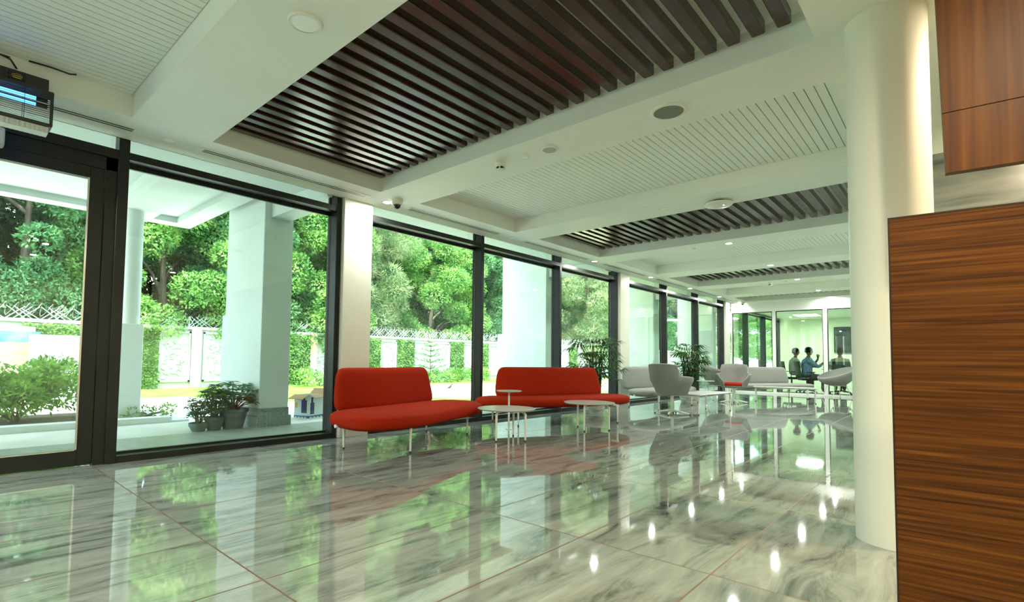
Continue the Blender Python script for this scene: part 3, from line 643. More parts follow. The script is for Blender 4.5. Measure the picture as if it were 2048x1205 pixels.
TREES = [('dense', -16.6, -1.5, 'at the far left beyond the entrance door'), ('dense2', -16.8, 2.2, 'seen through the entrance door'), ('bright', -16.4, 6.2, 'between the canopy column and pillar'), ('dense', -16.8, 9.3, 'just behind the white pillar'),
         ('bright', -16.3, 12.0, 'right of the white pillar'), ('pine', -16.9, 15.2, 'behind the near red sofa'), ('bright', -17.0, 20.3, 'left of the mullion between the sofas'), ('dense2', -17.4, 24.3, 'beyond the second white pillar'),
         ('pine', -17.5, 29.5, 'above the far sofa'), ('pine', -15.0, 34.5, 'behind the first indoor palm'), ('bright', -17.4, 40.5, 'seen through the far windows'), ('dense', -17.2, 48, 'seen through the last windows'), ('pine', -14, 56, 'at the far end of the garden'), ('bright', -10, 62, 'straight beyond the end of the lawn'),
         ('dense', -4, 66, 'far off in line with the facade')]
for k, (kd, x, y, lb) in enumerate(TREES):
    rz = (k * 2.1) % 6.28; lab_ = adj[kd] + ', ' + lb
    if kd in used: copy_tree(TP[kd], (x, y, GZ), lab_, rz=rz)
    else: used.add(kd); TP[kd].location = Vector((x, y, GZ)) * K; TP[kd].rotation_euler.z = rz; TP[kd]['label'] = lab_
k = 0
for y in range(-3, 70, 5):
    x = -22.5 - (k % 2) * 1.4; lab_ = 'tall dark green tree in the row farther back behind the garden trees'
    if k == 0: TP['dark'].location = Vector((x, y, GZ)) * K; TP['dark']['label'] = lab_; TP['dark']['group'] = 'dark trees in the back row'
    else: copy_tree(TP['dark'], (x, y, GZ), lab_, 'dark trees in the back row', rz=k * 1.3)
    k += 1
# ------------------------------------------------------------------ grounds
b = MB(); b.prism([(-60, -30), (-14.2, -30), (-14.2, 90), (-60, 90)], GZ - .2, GZ - .02); struct(b.build('ground', soil))
b = MB(); b.prism([(-14.2, -30), (-9.8, -30), (-9.7, 4.9), (-6.5, 6.3), (-6.3, 9.3), (-1.75, 9.4), (-1.75, 90), (-14.2, 90)], GZ - .2, GZ)
lawn = b.build('lawn', grass); tag(lawn, kind='structure')
b = MB(); b.prism([(-10.9, 9.2), (-11.1, 14), (-10.6, 22), (-10.6, 60), (-3, 60), (-3, 12), (-6.2, 9.4)], GZ, GZ + .006); struct(b.build('dry_lawn_patch', drygrass))
b = MB(); b.prism([(-9.8, -30), (-3.3, -30), (-3.3, 3), (-1.75, 3), (-1.75, 9.4), (-6.3, 9.3), (-6.5, 6.3), (-9.7, 4.9)], GZ - .2, GZ + .01); struct(b.build('driveway', concrete))
b = MB(); b.box(-1.75, -.17, -30, 90, -.3, -.012); struct(b.build('terrace', terr))
b = MB(); b.box(-3.3, -1.75, -30, 5.5, -.3, -.03); struct(b.build('terrace_step', noisy('terrace_pale', [(.3, (.60, .60, .54, 1)), (.7, (.70, .70, .65, 1))], (2, 2, 2), rough=.5)))
b = MB(); b.box(-3.55, -3.3, -30, 2.75, -.2, .06); b.box(-6.2, -3.3, 2.75, 3.0, -.2, .0); struct(b.build('planter_kerb', extwhite))
b = MB(); b.box(-5.6, -3.55, -30, 2.75, -.2, .0); struct(b.build('planting_bed', soil))
# canopy and its round column
b = MB(); b.box(-4.6, -1.25, -12, 3.3, 3.50, 3.8); b.box(-4.6, -4.3, -12, 3.3, 3.40, 3.50); b.box(-4.3, -1.25, 1.95, 2.6, 3.38, 3.5); b.box(-4.3, -1.25, 3.0, 3.3, 3.40, 3.5)
struct(b.build('canopy', extwhite))
e = empty('canopy_column', (-3.9, 2.27, GZ), 'white round canopy column on a square lower shaft outside the glass', 'column')
t = MB(); t.lathe([(.125, 1.63), (.125, 3.5), ], 40); t.build('shaft', extwhite, e, smooth=True)
t = MB(); t.rbox(-.15, .15, -.15, .15, 0, 1.63, .006); t.build('lower_shaft', noisy('column_base_white', [(.3, (.74, .79, .80, 1)), (.7, (.8, .85, .86, 1))], (3, 3, 3), rough=.4), e)
# white wall pillars outside with granite plinth
for y, x1, lb in [(3.43, -3.1, 'behind the potted shrubs'), (10.67, -3.18, 'behind the far red sofa'), (16.9, -3.2, 'outside the window after the second cream pier'), (22.6, -3.2, 'outside the last windows')]:
    e = empty('exterior_pillar', (-1.73, y, GZ), 'white rendered slab pillar with grey granite plinth ' + lb, 'pillar', 'white slab pillars outside the facade')
    t = MB(); t.rbox(x1 + 1.73, 0, 0, .46, .0, 4.0, .008); t.box(x1 + 1.73 - .17, x1 + 1.74, .02, .44, 0, 1.82); t.build('shaft', extwhite, e)
    t = MB(); t.rbox(x1 + 1.70, .035, -.035, .495, 0, .24, .006); t.box(x1 + 1.72, .006, -.006, .466, .24, .36); t.build('plinth', granite, e)
    t = MB(); t.box(-.05, 1.6, .1, .4, 3.25, 3.46); t.build('beam', extwhite, e)
# ------------------------------------------------------------------ boundary wall
WX = -14
IV = [(-3, -1.6), (1.9, 3.45), (3.9, 5.43), (9.2, 10.98), (13.45, 14.55), (15.55, 16.6), (19.1, 20.1), (21.2, 22.1), (24.6, 25.6), (27, 28), (30.5, 31.5)]
RP = [(-1.5, .4), (5.45, 6.43), (6.85, 8.9), (11.0, 13.4), (14.57, 15.53), (16.62, 17.6), (17.85, 19.08), (20.12, 21.18), (22.12, 23.1), (25.7, 26.9), (28.1, 30.4)]
e = empty('boundary_wall', (WX, 8, GZ), 'white garden boundary wall with coping, piers and relief panels', 'wall'); ox, oy = WX, 8
wallw = noisy('boundary_white', [(.3, (.40, .41, .40, 1)), (.7, (.47, .48, .47, 1))], (1, 1, 1), rough=.7)
t = MB(); t.box(-.2, -.02, -30, 60, 0, 2.06); t.build('wall_body', wallw, e)
t = MB(); t.box(-.26, .06, -30, 60, 2.06, 2.16); t.build('coping', wallw, e)
for y in (.6, 6.45, 10.99, 17.6, 23.15, 29.9):
    t = MB(); t.rbox(-.05, .10, y - oy, y - oy + .32, 0, 2.12, .01); t.build('pier', noisy('pier_stain', [(.35, (.40, .31, .20, 1)), (.55, (.47, .47, .45, 1))], (2, 2, .8), rough=.8), e)
for k, (a, c) in enumerate(RP):
    rg = random.Random(100 + k); t = MB(); a -= oy; c -= oy
    for q in [(a, a + .06), (c - .06, c)]: t.box(-.02, .045, q[0], q[1], .22, 1.98)
    t.box(-.02, .045, a, c, .22, .28); t.box(-.02, .045, a, c, 1.92, 1.98)
    y = a + .12
    for i in range(int((c - a) * 60)):       # raised diagonal ridges
        y = rg.uniform(a + .1, c - .1); z = rg.uniform(.32, 1.88); an = rg.choice([-.55, .5, .15, -1.1, .9]) + rg.uniform(-.15, .15); l = rg.uniform(.10, .24)
        dy, dz = cos(an) * l / 2, sin(an) * l / 2
        if y - abs(dy) < a + .06 or y + abs(dy) > c - .06: continue
        t.tube([(-.015, y - dy, z - dz), (.012, y, z), (-.015, y + dy, z + dz)], [.006, .022, .006], 4)
    o = t.build('relief_panel', wallw, e); o['label'] = 'white relief panel with angular raised ridges'
for k, (a, c) in enumerate(IV):
    rg = random.Random(300 + k); b = MB()
    for i in range(int((c - a) * 2.0 * 800)):
        y = rg.uniform(a, c) + rg.gauss(0, .015); z = rg.uniform(.05, 2.05); d = Vector((rg.uniform(.1, .5), rg.uniform(-.6, .6), rg.uniform(-1, .2))).normalized()
        add_leaf(b, Vector((WX + .02 + rg.random() * .09, y, GZ + z)), d, Vector((1, rg.uniform(-.3, .3), .5)).normalized(), .10, .075)
    where = {0: 'far left beyond the door', 1: 'seen over the grey stone wall through the door', 2: 'right of the round canopy column', 3: 'right of the near white pillar', 4: 'just right of the cream pier', 5: 'left of the young conifer', 6: 'right of the young conifer', 7: 'hidden partly by the mullion', 8: 'behind the second pillar', 9: 'far along the wall', 10: 'farthest along the wall'}[k]
    tag(b.build('ivy_panel', leafV), 'green ivy strip climbing the boundary wall, ' + where, 'ivy', 'ivy strips on the boundary wall')
# razor wire on top: crossed lattice posts and coils, one run per bay
def wire(y0, y1, lb):
    e = empty('razor_wire_fence', (WX - .1, y0, GZ + 2.16), 'green lattice with razor wire on the boundary wall, ' + lb, 'razor wire', 'razor wire runs on the boundary wall')
    t = MB(); y = 0; L = y1 - y0
    while y < L - .1:
        for s_ in (0, .16, .32):
            t.tube([(0, y + s_, 0), (0, min(y + s_ + .42, L), .36)], .011, 4); t.tube([(0, y + s_, .36 if s_ < .3 else .3), (0, min(y + s_ + .42, L), 0)], .011, 4)
        y += .78
    t.build('lattice', mint, e)
    t = MB(); n = int(L / .26); pts = []
    for i in range(n * 10): a = i / 10 * 2 * pi; pts.append((.03 + .20 * cos(a), .13 + i * .026 + .07 * sin(a * 1.0), .28 + .19 * sin(a)))
    t.tube([p for p in pts if p[1] < L], .009, 4, cap=False); t.build('coil', pbsdf('razor_wire', (.30, .28, .28, 1), .4, .3), e)
for y0, y1, lb in [(-6, .8, 'far left'), (.8, 6.4, 'behind the door glass'), (6.45, 11, 'either side of the white pillar'), (11, 17.6, 'above the near red sofa'), (17.6, 23.2, 'above the young conifer'), (23.2, 30, 'behind the second pillar'), (30, 40, 'at the far end')]: wire(y0, y1, lb)
# low walls and sign board at the left
b = MB(); b.rbox(-9.2, -9.0, 1.6, 3.0, GZ, 1.46, .01); tag(b.build('low_stone_wall', noisy('streaked_stone', [(.35, (.17, .18, .185, 1)), (.6, (.27, .285, .29, 1))], (1, 2, 26), rough=.6)), 'low grey streaked stone wall in the garden behind the bush', 'wall')
b = MB(); b.rbox(-9.6, -9.3, -1.6, 1.64, GZ, 1.28, .01); tag(b.build('low_stone_wall', noisy('sandstone_blocks', [(.35, (.27, .24, .13, 1)), (.6, (.36, .33, .20, 1))], (3, 6, 30), rough=.8, bump=.6)), 'low cream sandstone wall at the far left of the garden', 'wall')
e = empty('glass_fountain_wall', (-11, .6, GZ), 'pale blue glazed panel with white frame beyond the cream stone wall', 'panel')
t = MB(); t.box(-.05, .02, -1.6, 1.3, 0, 1.80); t.build('backing', extwhite, e); t = MB(); t.box(.02, .05, -1.5, 1.4, 1.35, 1.68); t.build('blue_panel', noisy('blue_panel', [(.4, (.08, .18, .22, 1)), (.6, (.20, .30, .33, 1))], (2, 2, 2), rough=.15), e)

# ------------------------------------------------------------------ garden plants
def bush(name, label, cat, x, y, z, blobs, per, leaf, wd, mat, seed, stems=5, group=None):
    e = empty(name, (x, y, z), label, cat, group); crown(seed, blobs, per, leaf, wd).build('foliage', mat, e)
    rg = random.Random(seed + 1); t = MB()
    for i in range(stems):
        bx = rg.choice(blobs); t.tube([(rg.uniform(-.05, .05), rg.uniform(-.05, .05), 0), (bx[0] * .4, bx[1] * .4, bx[2] * .5), (bx[0], bx[1], bx[2])], [.018, .012, .005], 6)
    t.build('stems', bark, e); return e
rg = random.Random(8)
bl = [(rg.uniform(-.6, .6), rg.uniform(-.85, .75), rg.uniform(.28, .78), rg.uniform(.2, .32)) for i in range(38)]
bush('garden_bush', 'large leafy green bush in the kerbed bed outside the entrance door', 'bush', -4.55, 1.0, 0, bl, 2600, .095, .038, leafmat('leaf_bush', (.07, .20, .03, 1), (.17, .38, .05, 1), (.34, .58, .12, 1), 3), 5, 12)
bl = [(rg.uniform(-.25, .25), rg.uniform(-.3, .5), rg.uniform(.05, .12), rg.uniform(.08, .14)) for i in range(10)]
bush('ground_cover', 'low green ground cover at the foot of the canopy column', 'plant', -3.95, 2.45, 0.0, bl, 2400, .07, .03, leafV, 15, 3)
for x, y, s_, lb, sd in [(-12.8, 10.9, 1.0, 'right of the near white pillar', 3), (-12.6, 18.4, 1.0, 'below the young conifer', 4), (-13, 20.2, .9, 'beside the mullion behind the near red sofa', 6), (-12.8, 12.6, .9, 'behind the blue cardboard box', 7), (-13, 27.5, 1.1, 'behind the second pillar', 9), (-12.5, 16.9, .8, 'at the conifer foot', 19)]:
    rg = random.Random(sd); bl = [(rg.uniform(-.5, .5) * s_, rg.uniform(-.9, .9) * s_, rg.uniform(.15, .5) * s_, rg.uniform(.2, .32)) for i in range(16)]
    bush('border_shrub', 'low yellow-green border shrub along the boundary wall, ' + lb, 'shrub', x, y, GZ, bl, 1100, .12, .05, leafB if sd != 4 else leafV, sd, 4, 'border shrubs along the boundary wall')
# young norfolk pine
e = empty('young_conifer', (-12.6, 16.5, GZ), 'young conifer with tiered star-like branches on the lawn', 'tree')
b = MB(); rg = random.Random(2); t = MB(); t.tube([(0, 0, 0), (0, 0, 2.0)], [.03, .008], 8); t.build('trunk', bark, e)
for k, (z, r) in enumerate([(.35, .62), (.62, .85), (.92, .92), (1.2, .78), (1.45, .56), (1.68, .38), (1.88, .2)]):
    for j in range(7):
        a = j * 2 * pi / 7 + k * .5; c, s_ = cos(a), sin(a)
        for i in range(int(r * 60)):
            q = i / (r * 60) * r; p = Vector((q * c, q * s_, z + .22 * q / r * r)); d = Vector((c * .6 + rg.uniform(-.7, .7), s_ * .6 + rg.uniform(-.7, .7), rg.uniform(.1, .9))).normalized()
            add_leaf(b, p, d, Vector((0, 0, 1)), .10, .03)
b.build('branches', leafmat('leaf_conifer', (.03, .12, .04, 1), (.07, .22, .07, 1), (.15, .34, .11, 1), 3), e)
# bird on the lawn
e = tag(empty('bird', (-7.34, 12.75, GZ + .006)), 'small dark bird standing on the dry lawn', 'bird')
t = MB(); t.rings([[(r * cos(a) * .8, yy, z + r * sin(a)) for a in [k * pi / 4 for k in range(8)]] for yy, z, r in [(-.16, .09, .004), (-.08, .11, .03), (0, .14, .05), (.06, .18, .035), (.08, .22, .026), (.11, .23, .02), (.15, .22, .003)]]); t.build('body', pbsdf('bird_brown', (.06, .04, .03, 1), .8), e, smooth='all')
for x in (-.015, .015): t = MB(); t.tube([(x, .01, 0), (x, 0, .10)], .005, 5); t.build('leg', blackp, e)
# potted shrubs on the terrace
def pot_plant(label, x, y, r, h, top, seed, n, leafl, group='potted shrubs on the terrace'):
    e = empty('potted_shrub', (x, y, -.03), label, 'potted plant', group)
    t = MB(); t.lathe([(r * .68, 0), (r * .96, h - .05), (r * 1.04, h - .045), (r * 1.06, h), (r * .95, h), (r * .93, h - .04)], 36); t.build('pot', potm, e, smooth=30)
    t = MB(); t.lathe([(r * .92, h - .06), (r * .9, h - .035), (.01, h - .025)], 24); t.build('soil', soil, e)
    rg = random.Random(seed); b = MB(); st = MB()
    for i in range(n):
        a = rg.uniform(0, 2 * pi); q = sqrt(rg.random()) * r * 1.55; z = h + (top - h) * rg.uniform(.25, 1) * (1 - .35 * (q / (r * 1.55)) ** 2); c = Vector((q * cos(a), q * sin(a), z))
        if i % 3 == 0: st.tube([(rg.uniform(-.04, .04), rg.uniform(-.04, .04), h - .04), (c.x * .5, c.y * .5, (h + z) / 2), tuple(c)], [.007, .006, .004], 5)
        m_ = rg.randint(6, 9)          # palmate whorl of leaflets
        for k in range(m_):
            an = k * 2 * pi / m_ + rg.random() * .3; d = Vector((cos(an), sin(an), rg.uniform(-.35, .15))).normalized(); add_leaf(b, c, d, Vector((0, 0, 1)), leafl * rg.uniform(.8, 1.2), leafl * .32)
    b.build('foliage', leafP, e); st.build('stems', bark, e)
pot_plant('potted umbrella plant in the largest slate-grey pot against the white pillar', -1.98, 3.165, .20, .29, .76, 1, 95, .13)
pot_plant('potted shrub in the middle-sized grey pot left of the largest one', -1.97, 2.90, .13, .19, .66, 2, 85, .11)
pot_plant('potted shrub in the smallest grey pot, leftmost of the three', -1.97, 2.69, .12, .12, .56, 3, 80, .10)
# cardboard box
e = empty('cardboard_box', (-2.62, 4.74, -.1), 'open blue and white printed cardboard box on the paving outside', 'box', rz=radians(20))
e.scale = (1, 1, 1.12)
card = pbsdf('cardboard', (.36, .22, .11, 1), .8); cw = pbsdf('print_white', (.62, .68, .70, 1), .6); cb = pbsdf('print_blue', (.02, .12, .32, 1), .5); cn = pbsdf('print_navy', (.012, .03, .12, 1), .5)
t = MB(); t.box(-.16, .16, -.20, .20, 0, .012)
for q in [(-.16, -.152, -.2, .2), (.152, .16, -.2, .2), (-.16, .16, -.2, -.192), (-.16, .16, .192, .2)]: t.box(q[0], q[1], q[2], q[3], 0, .42)
bx = t.build('carton', cw, e)
t = MB()
for q in [(-.161, .161, -.2015, -.2), (.16, .1615, -.201, .201)]: t.box(q[0], q[1], q[2], q[3], .0, .10)
t.build('blue_band', cb, bx)
t = MB(); t.box(.0, .12, -.2025, -.2, .14, .34); t.box(.04, .08, -.2025, -.2, .34, .40); t.box(.16, .1625, -.16, -.06, .12, .3); t.box(.16, .1625, -.14, -.09, .3, .38); t.build('appliance_print', cn, bx)
t = MB(); t.box(-.14, -.09, -.2025, -.2, .22, .3); t.build('yellow_print', pbsdf('print_yellow', (.6, .35, .03, 1), .5), bx)
t = MB()
for k in range(4): t.box(-.14 + k * .07, -.10 + k * .07, -.203, -.2, .03, .08); t.box(.16, .163, -.17 + k * .09, -.12 + k * .09, .03, .08)
t.box(.16, .1625, .02, .12, .36, .38); t.box(.16, .1625, .04, .14, .18, .20); t.box(-.12, -.04, -.2025, -.2, .34, .35); t.build('label_print', cw, bx)
for vs in ([(-.16, -.2, .42), (.16, -.2, .42), (.16, -.36, .36), (-.16, -.36, .36)], [(.16, -.2, .42), (.16, .2, .42), (.30, .2, .38), (.30, -.2, .38)], [(-.16, .2, .42), (.16, .2, .42), (.16, .30, .5), (-.16, .30, .5)]):
    t = MB(); t.add(vs + [(a, b_, z + .006) for a, b_, z in vs], [(0, 3, 2, 1), (4, 5, 6, 7), (0, 1, 5, 4), (1, 2, 6, 5), (2, 3, 7, 6), (3, 0, 4, 7)]); t.build('flap', card, e)

# ------------------------------------------------------------------ indoor lady palms
def palm(label, x, y, pr_, ph, top, spread, seed, n):
    e = empty('potted_palm', (x, y, 0), label, 'potted plant', 'indoor lady palms')
    t = MB(); t.lathe([(pr_ * .8, 0), (pr_, ph * .5), (pr_, ph), (pr_ * .88, ph), (pr_ * .86, ph - .03)], 32); t.build('pot', potw, e, smooth=30)
    t = MB(); t.lathe([(pr_ * .86, ph - .05), (.01, ph - .02)], 20); t.build('soil', soil, e)
    rg = random.Random(seed); b = MB(); st = MB()
    for i in range(n):
        a = rg.uniform(0, 2 * pi); rr = rg.uniform(.02, pr_ * .6); z = rg.uniform(ph + (top - ph) * .30, top * .95); q = spread * (.25 + .75 * rg.random()) * (1.1 - .5 * (z / top) ** 2)
        base = Vector((rr * cos(a), rr * sin(a), ph - .03)); c = Vector((q * cos(a), q * sin(a), z)); mid = Vector((base.x * 1.3, base.y * 1.3, z * .75))
        st.tube([tuple(base), tuple(mid), tuple(c)], [.009, .007, .004], 5)
        out = Vector((cos(a), sin(a), rg.uniform(-.1, .5))).normalized(); side = Vector((-sin(a), cos(a), 0))
        for k in range(9):                       # fan of strap leaflets
            th = (k - 4) / 4 * 1.25; d = (out * cos(th) + side * sin(th)).normalized(); L = .30 * rg.uniform(.8, 1.15)
            m_ = c + d * L * .55; tip = c + d * L + Vector((0, 0, -L * .35)); s_ = d.cross(Vector((0, 0, 1))).normalized() * .017
            o = len(b.v); b.v += [tuple(c - s_ * .3), tuple(c + s_ * .3), tuple(m_ + s_), tuple(m_ - s_), tuple(tip)]; b.f += [(o, o + 1, o + 2, o + 3), (o + 3, o + 2, o + 4)]; b.m += [0, 0]
    b.build('fronds', leafI, e); st.build('canes', pbsdf('cane', (.06, .07, .03, 1), .6), e)
palm('indoor lady palm in a pale pot behind the right end of the far red sofa', .60, 9.05, .21, .26, 1.55, .52, 4, 72)
palm('indoor lady palm in a pale pot among the grey chairs', .78, 13.45, .24, .30, 1.55, .42, 5, 80)

# ------------------------------------------------------------------ meeting room
def skinbody(name, pts, edges, rad, mat, parent, sub=2):
    me = bpy.data.meshes.new(name); me.from_pydata([Vector(p) * K for p in pts], edges, []); me.materials.append(mat)
    o = bpy.data.objects.new(name, me); COL.objects.link(o); o.parent = parent
    md = o.modifiers.new('skin', 'SKIN'); md.use_smooth_shade = True
    for i, v in enumerate(me.skin_vertices[0].data): r = rad[i]; v.radius = (r[0] * K, r[1] * K) if isinstance(r, tuple) else (r * K, r * K); v.use_root = (i == 0)
    s_ = o.modifiers.new('sub', 'SUBSURF'); s_.levels = sub; s_.render_levels = sub
    return o
def person(label, x, y, rz, shirt, trous, hand='face', sleeve=True):
    e = empty('person', (x, y, 0), label, 'person', rz=rz)            # faces local -Y, seated, life size / K
    s = 1 / K; q = lambda *p: tuple(a * s for a in p)
    P = [q(0, .02, .50), q(0, .04, .68), q(0, .03, .88), q(0, .02, 1.02), q(0, -.01, 1.10), q(0, -.03, 1.19)]; Rr = [.11, .095, .11, .07, .05, .055]; E = [(i, i + 1) for i in range(5)]
    def add(p, r, fr): P.append(q(*p)); Rr.append(r); E.append((fr, len(P) - 1)); return len(P) - 1
    for sx in (-1, 1):
        a = add((sx * .09, -.12, .50), .085, 0); a = add((sx * .11, -.42, .50), .062, a); a = add((sx * .11, -.44, .28), .05, a); a = add((sx * .11, -.42, .08), .035, a); add((sx * .12, -.56, .04), .034, a)
        sh = add((sx * .17, .02, 1.0), .055, 3)
        if sx == 1 and hand == 'face': el = add((.22, -.20, .84), .042, sh); wr = add((.10, -.30, 1.04), .028, el); pa = add((.07, -.29, 1.12), .03, wr); fd = (-.2, .2, .9)
        elif sx == -1 and hand == 'face': el = add((-.22, -.20, .80), .042, sh); wr = add((-.08, -.44, .98), .028, el); pa = add((-.05, -.48, 1.04), .03, wr); fd = (.3, -.5, .8)
        else: el = add((sx * .24, -.14, .78), .042, sh); wr = add((sx * .16, -.38, .80), .028, el); pa = add((sx * .14, -.46, .80), .03, wr); fd = (0, -1, -.1)
        bp_ = Vector(P[pa]) * K; f = Vector(fd).normalized(); sd = f.cross(Vector((.3, .1, 1))).normalized()
        for k, ln in enumerate((.06, .075, .08, .065)):
            r1 = bp_ + sd * (k - 1.5) * .019 + f * .03; a = add(tuple(r1), .0095, pa); a = add(tuple(r1 + f * ln * .5), .0085, a); add(tuple(r1 + f * ln + Vector((0, 0, -.02))), .007, a)
        a = add(tuple(bp_ - sd * .035 + f * .01), .010, pa); add(tuple(bp_ - sd * .055 + f * .045), .008, a)
    Rr = [r * s for r in Rr]
    skinbody('body', P, E, Rr, skinm, e)
    # head with face
    t = MB(); prof = [(-.115, .030), (-.10, .052), (-.06, .066), (-.02, .074), (.02, .078), (.06, .074), (.09, .058), (.11, .03)]
    rs = []
    for z, r in prof:
        ring = []
        for k in range(20):
            a = 2 * pi * k / 20; c, s2 = cos(a), sin(a); ry = r * 1.22; bump = 0
            if s2 < -.9 and -.05 < z < .01: bump = -.022
            if s2 < -.8 and z < -.07: bump = -.008
            ring.append(tuple(v * s for v in (r * c, ry * s2 - .03 + bump, 1.275 + z)))
        rs.append(ring)
    t.rings(rs); hd = t.build('head', skinm, e, smooth='all')
    t = MB()
    for sx in (-1, 1): t.lathe([(.001, 0), (.012 * s, .004), (.001, .012)], 10, (sx * .028 * s, -.112 * s, 1.285 * s))
    t.build('eyes', blackp, hd); t = MB(); t.rings([[(x_ * s, -.118 * s, z * s) for x_, z in [(-.022, 1.21), (0, 1.205), (.022, 1.21), (0, 1.216)]], [(x_ * s, -.108 * s, z * s) for x_, z in [(-.022, 1.21), (0, 1.205), (.022, 1.21), (0, 1.216)]]]); t.build('mouth', pbsdf('lips', (.18, .05, .04, 1), .5), hd)
    t = MB()
    for sx in (-1, 1): t.rings([[((sx * .077 + dx * .3) * s, (-.02 + dy) * s, (1.27 + dz) * s) for dy, dz in [(0, .03), (.02, .02), (.018, -.015), (0, -.03), (-.008, 0)]] for dx in (-.02, .03)])
    t.build('ears', skinm, hd)
    t = MB(); t.rings([[(r * cos(a) * s, (r * 1.18 * sin(a) - .015) * s, (1.275 + z) * s) for a in [2 * pi * k / 20 for k in range(20)]] for z, r in [(.02, .087), (.065, .09), (.10, .076), (.13, .045), (.14, .01)]])
    t.rings([[(.086 * cos(a) * s, (.086 * 1.2 * sin(a) - .012) * s, (1.275 + z) * s) for a in [-.35 + (pi + .7) * k / 14 for k in range(15)]] + [(.06 * cos(a) * s, (.06 * sin(a) - .012) * s, (1.275 + z) * s) for a in [-.35 + (pi + .7) * (14 - k) / 14 for k in range(15)]] for z in (-.035, 0, .06)])
    t.build('hair', hairm, e, smooth=30)
    Ps = [q(0, .02, .50), q(0, .04, .68), q(0, .03, .88), q(0, .02, 1.03), q(0, .0, 1.075)]; Rs = [.165, .15, .17, .15, .085]; Es = [(0, 1), (1, 2), (2, 3), (3, 4)]
    for sx, el, fw in ((1, (.22, -.20, .84), (.17, -.245, .93)) if hand == 'face' else (1, (.24, -.14, .78), (.19, -.3, .79)), (-1, (-.22, -.20, .80), (-.15, -.32, .89)) if hand == 'face' else (-1, (-.24, -.14, .78), (-.19, -.3, .79))):
        Ps.append(q(sx * .17, .02, 1.0)); Rs.append(.082); Es.append((3, len(Ps) - 1)); Ps.append(q(*el)); Rs.append(.054); Es.append((len(Ps) - 2, len(Ps) - 1)); Ps.append(q(*fw)); Rs.append(.044); Es.append((len(Ps) - 2, len(Ps) - 1))
    skinbody('shirt', Ps, Es, [r * s for r in Rs], shirt, e)
    Pt = [q(0, .02, .51)]; Rt = [.14]; Et = []
    for sx in (-1, 1):
        k = 0
        for p, r in (((sx * .09, -.12, .505), .095), ((sx * .11, -.42, .505), .075), ((sx * .11, -.445, .28), .062), ((sx * .11, -.42, .11), .055)): Pt.append(q(*p)); Rt.append(r); Et.append((k, len(Pt) - 1)); k = len(Pt) - 1
    skinbody('trousers', Pt, Et, [r * s for r in Rt], trous, e)
    return e
def office_chair(label, x, y, rz):
    e = empty('office_chair', (x, y, 0), label, 'office chair', 'black meeting room chairs', rz=rz)
    t = MB(); t.rbox(-.26, .26, -.28, .24, .44, .52, .03); t.build('seat', blackp, e)
    t = MB(); t.rings([[(xx, .27 + dy + (z - .6) * .15 + (xx / .26) ** 2 * -.04, z) for xx, dy in [(-.25, 0), (-.12, 0), (.12, 0), (.25, 0), (.25, .03), (.12, .03), (-.12, .03), (-.25, .03)]] for z in (.58, .75, .95, 1.10)]); t.build('backrest', noisy('mesh_black', [(.4, (.008, .012, .02, 1)), (.6, (.02, .03, .045, 1))], (60, 60, 60), rough=.6), e, smooth=True)
    t = MB(); t.tube([(0, 0, .10), (0, 0, .45)], .03, 12); t.build('gas_lift', blackp, e)
    for sx in (-1, 1): t = MB(); t.tube([(sx * .26, .1, .48), (sx * .32, .1, .60), (sx * .32, .1, .72), (sx * .31, -.16, .73)], .015, 8); t.build('armrest', blackp, e)
    t = MB(); t.tube([(0, .2, .46), (0, .3, .5), (0, .3, .65)], .02, 8); t.build('back_bracket', blackp, e)
    for k in range(5): a = k * 2 * pi / 5; t = MB(); t.tube([(0, 0, .12), (.32 * cos(a), .32 * sin(a), .07)], [.025, .015], 8); t.lathe([(.001, -.0), (.03, .0), (.03, .05), (.001, .05)], 12, (.32 * cos(a), .32 * sin(a), 0)); t.build('castor_leg', blackp, e)
blue = noisy('blue_shirt', [(.4, (.10, .19, .38, 1)), (.6, (.20, .31, .52, 1))], (25, 25, 25), rough=.8); grey_t = pbsdf('grey_trousers', (.05, .055, .06, 1), .8); beige = pbsdf('beige_shirt', (.42, .36, .22, 1), .8); dkt = pbsdf('dark_trousers', (.02, .02, .025, 1), .8); pinks = pbsdf('pale_shirt', (.45, .43, .42, 1), .8)
R1 = radians(118)       # faces right in the photo
office_chair('black office chair under the person in the blue shirt', 1.98, 21.0, R1); person('person in a light blue shirt seated sideways, hand raised to the mouth', 2.02, 21.0, R1, blue, grey_t)
office_chair('black office chair, its back edge showing left of the person in blue', 1.30, 22.0, R1); person('person with dark hair seated mostly hidden behind the one in blue', 1.42, 22.0, R1, pinks, dkt, hand='table')
office_chair('black office chair seen from behind under the person in beige', 2.93, 21.22, radians(190)); person('person in a beige shirt seated with back to the viewer', 2.9, 21.30, radians(190), beige, dkt, hand='table')
e = empty('meeting_table', (3.1, 22.2, 0), 'grey meeting table inside the glass room', 'table', rz=R1 - pi / 2)
t = MB(); t.rbox(-.75, 1.1, -.55, .55, .81, .84, .008); t.build('table_top', tabletop, e)
for sx, sy in ((-.68, -.48), (1.03, -.48), (-.68, .48), (1.03, .48)): t = MB(); t.tube([(sx, sy, 0), (sx, sy, .81)], .022, 10); t.build('leg', whitem, e)
e = empty('laptop', (2.75, 21.85, .842), 'open black laptop on the meeting table', 'laptop', rz=R1)
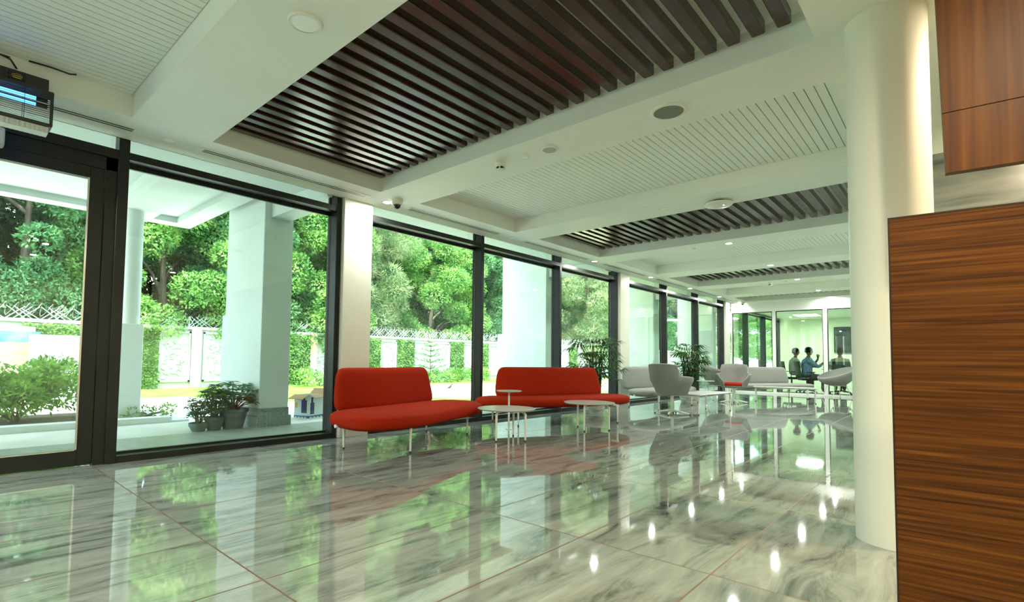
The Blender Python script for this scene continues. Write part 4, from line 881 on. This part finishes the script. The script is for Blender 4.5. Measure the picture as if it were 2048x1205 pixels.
t = MB(); t.rbox(-.18, .18, -.12, .12, 0, .018, .004); t.build('keyboard_base', blackp, e); t = MB(); t.add([(-.18, .12, .018), (.18, .12, .018), (.18, .20, .26), (-.18, .20, .26), (-.18, .13, .018), (.18, .13, .018), (.18, .21, .26), (-.18, .21, .26)], [(0, 1, 2, 3), (7, 6, 5, 4), (0, 4, 5, 1), (1, 5, 6, 2), (2, 6, 7, 3), (3, 7, 4, 0)]); t.build('screen', blackp, e)
e = tag(empty('bottle', (3.55, 21.6, .842)), 'small dark bottle on the meeting table near the column edge', 'bottle')
t = MB(); t.lathe([(.035, 0), (.037, .12), (.03, .15), (.013, .18), (.013, .21)], 20); t.build('body', pbsdf('bottle_brown', (.06, .02, .01, 1), .15), e, smooth=True); t = MB(); t.lathe([(.016, .205), (.016, .23)], 16); t.build('cap', whitem, e)
# dark wall unit on the far wall
e = empty('dark_wall_unit', (2.03, YE - .02, 1.50), 'dark wall-hung display unit with rows of small panes in the meeting room', 'cabinet')
t = MB(); t.rbox(-.12, 1.6, -.10, .02, 0, 1.12, .01); t.build('case', blackp, e)
for i in range(4):
    for j in range(3):
        t = MB(); x0 = .10 + i * .36; z0 = .10 + j * .33; t.box(x0, x0 + .30, -.106, -.10, z0, z0 + .26); t.build('pane', pbsdf('dark_pane', (.04, .05, .055, 1), .2), e)
# meeting room light panels
for x, y, lb in [(1.35, 24.6, 'the one showing over the seated people'), (3.6, 24.0, 'right of the other')]:
    e = empty('ceiling_light_panel', (x, y, 3.02), 'rectangular white light panel in the meeting room ceiling, ' + lb, 'ceiling light', 'meeting room light panels')
    t = MB(); t.box(-.42, .42, -.62, -.6, -.02, 0); t.box(-.42, .42, .6, .62, -.02, 0); t.box(-.42, -.4, -.6, .6, -.02, 0); t.box(.4, .42, -.6, .6, -.02, 0); t.build('frame', whitem, e)
    t = MB(); t.box(-.4, .4, -.6, .6, -.012, -.002); t.build('diffuser', emis('panel_glow', (.95, 1, .9, 1), 5), e)
    l = light('panel_lamp', (0, 0, -.03), 60, .8, (.92, 1, .86), e)
smoke(4.0, 4.3, 'smoke detector', .01) if False else None
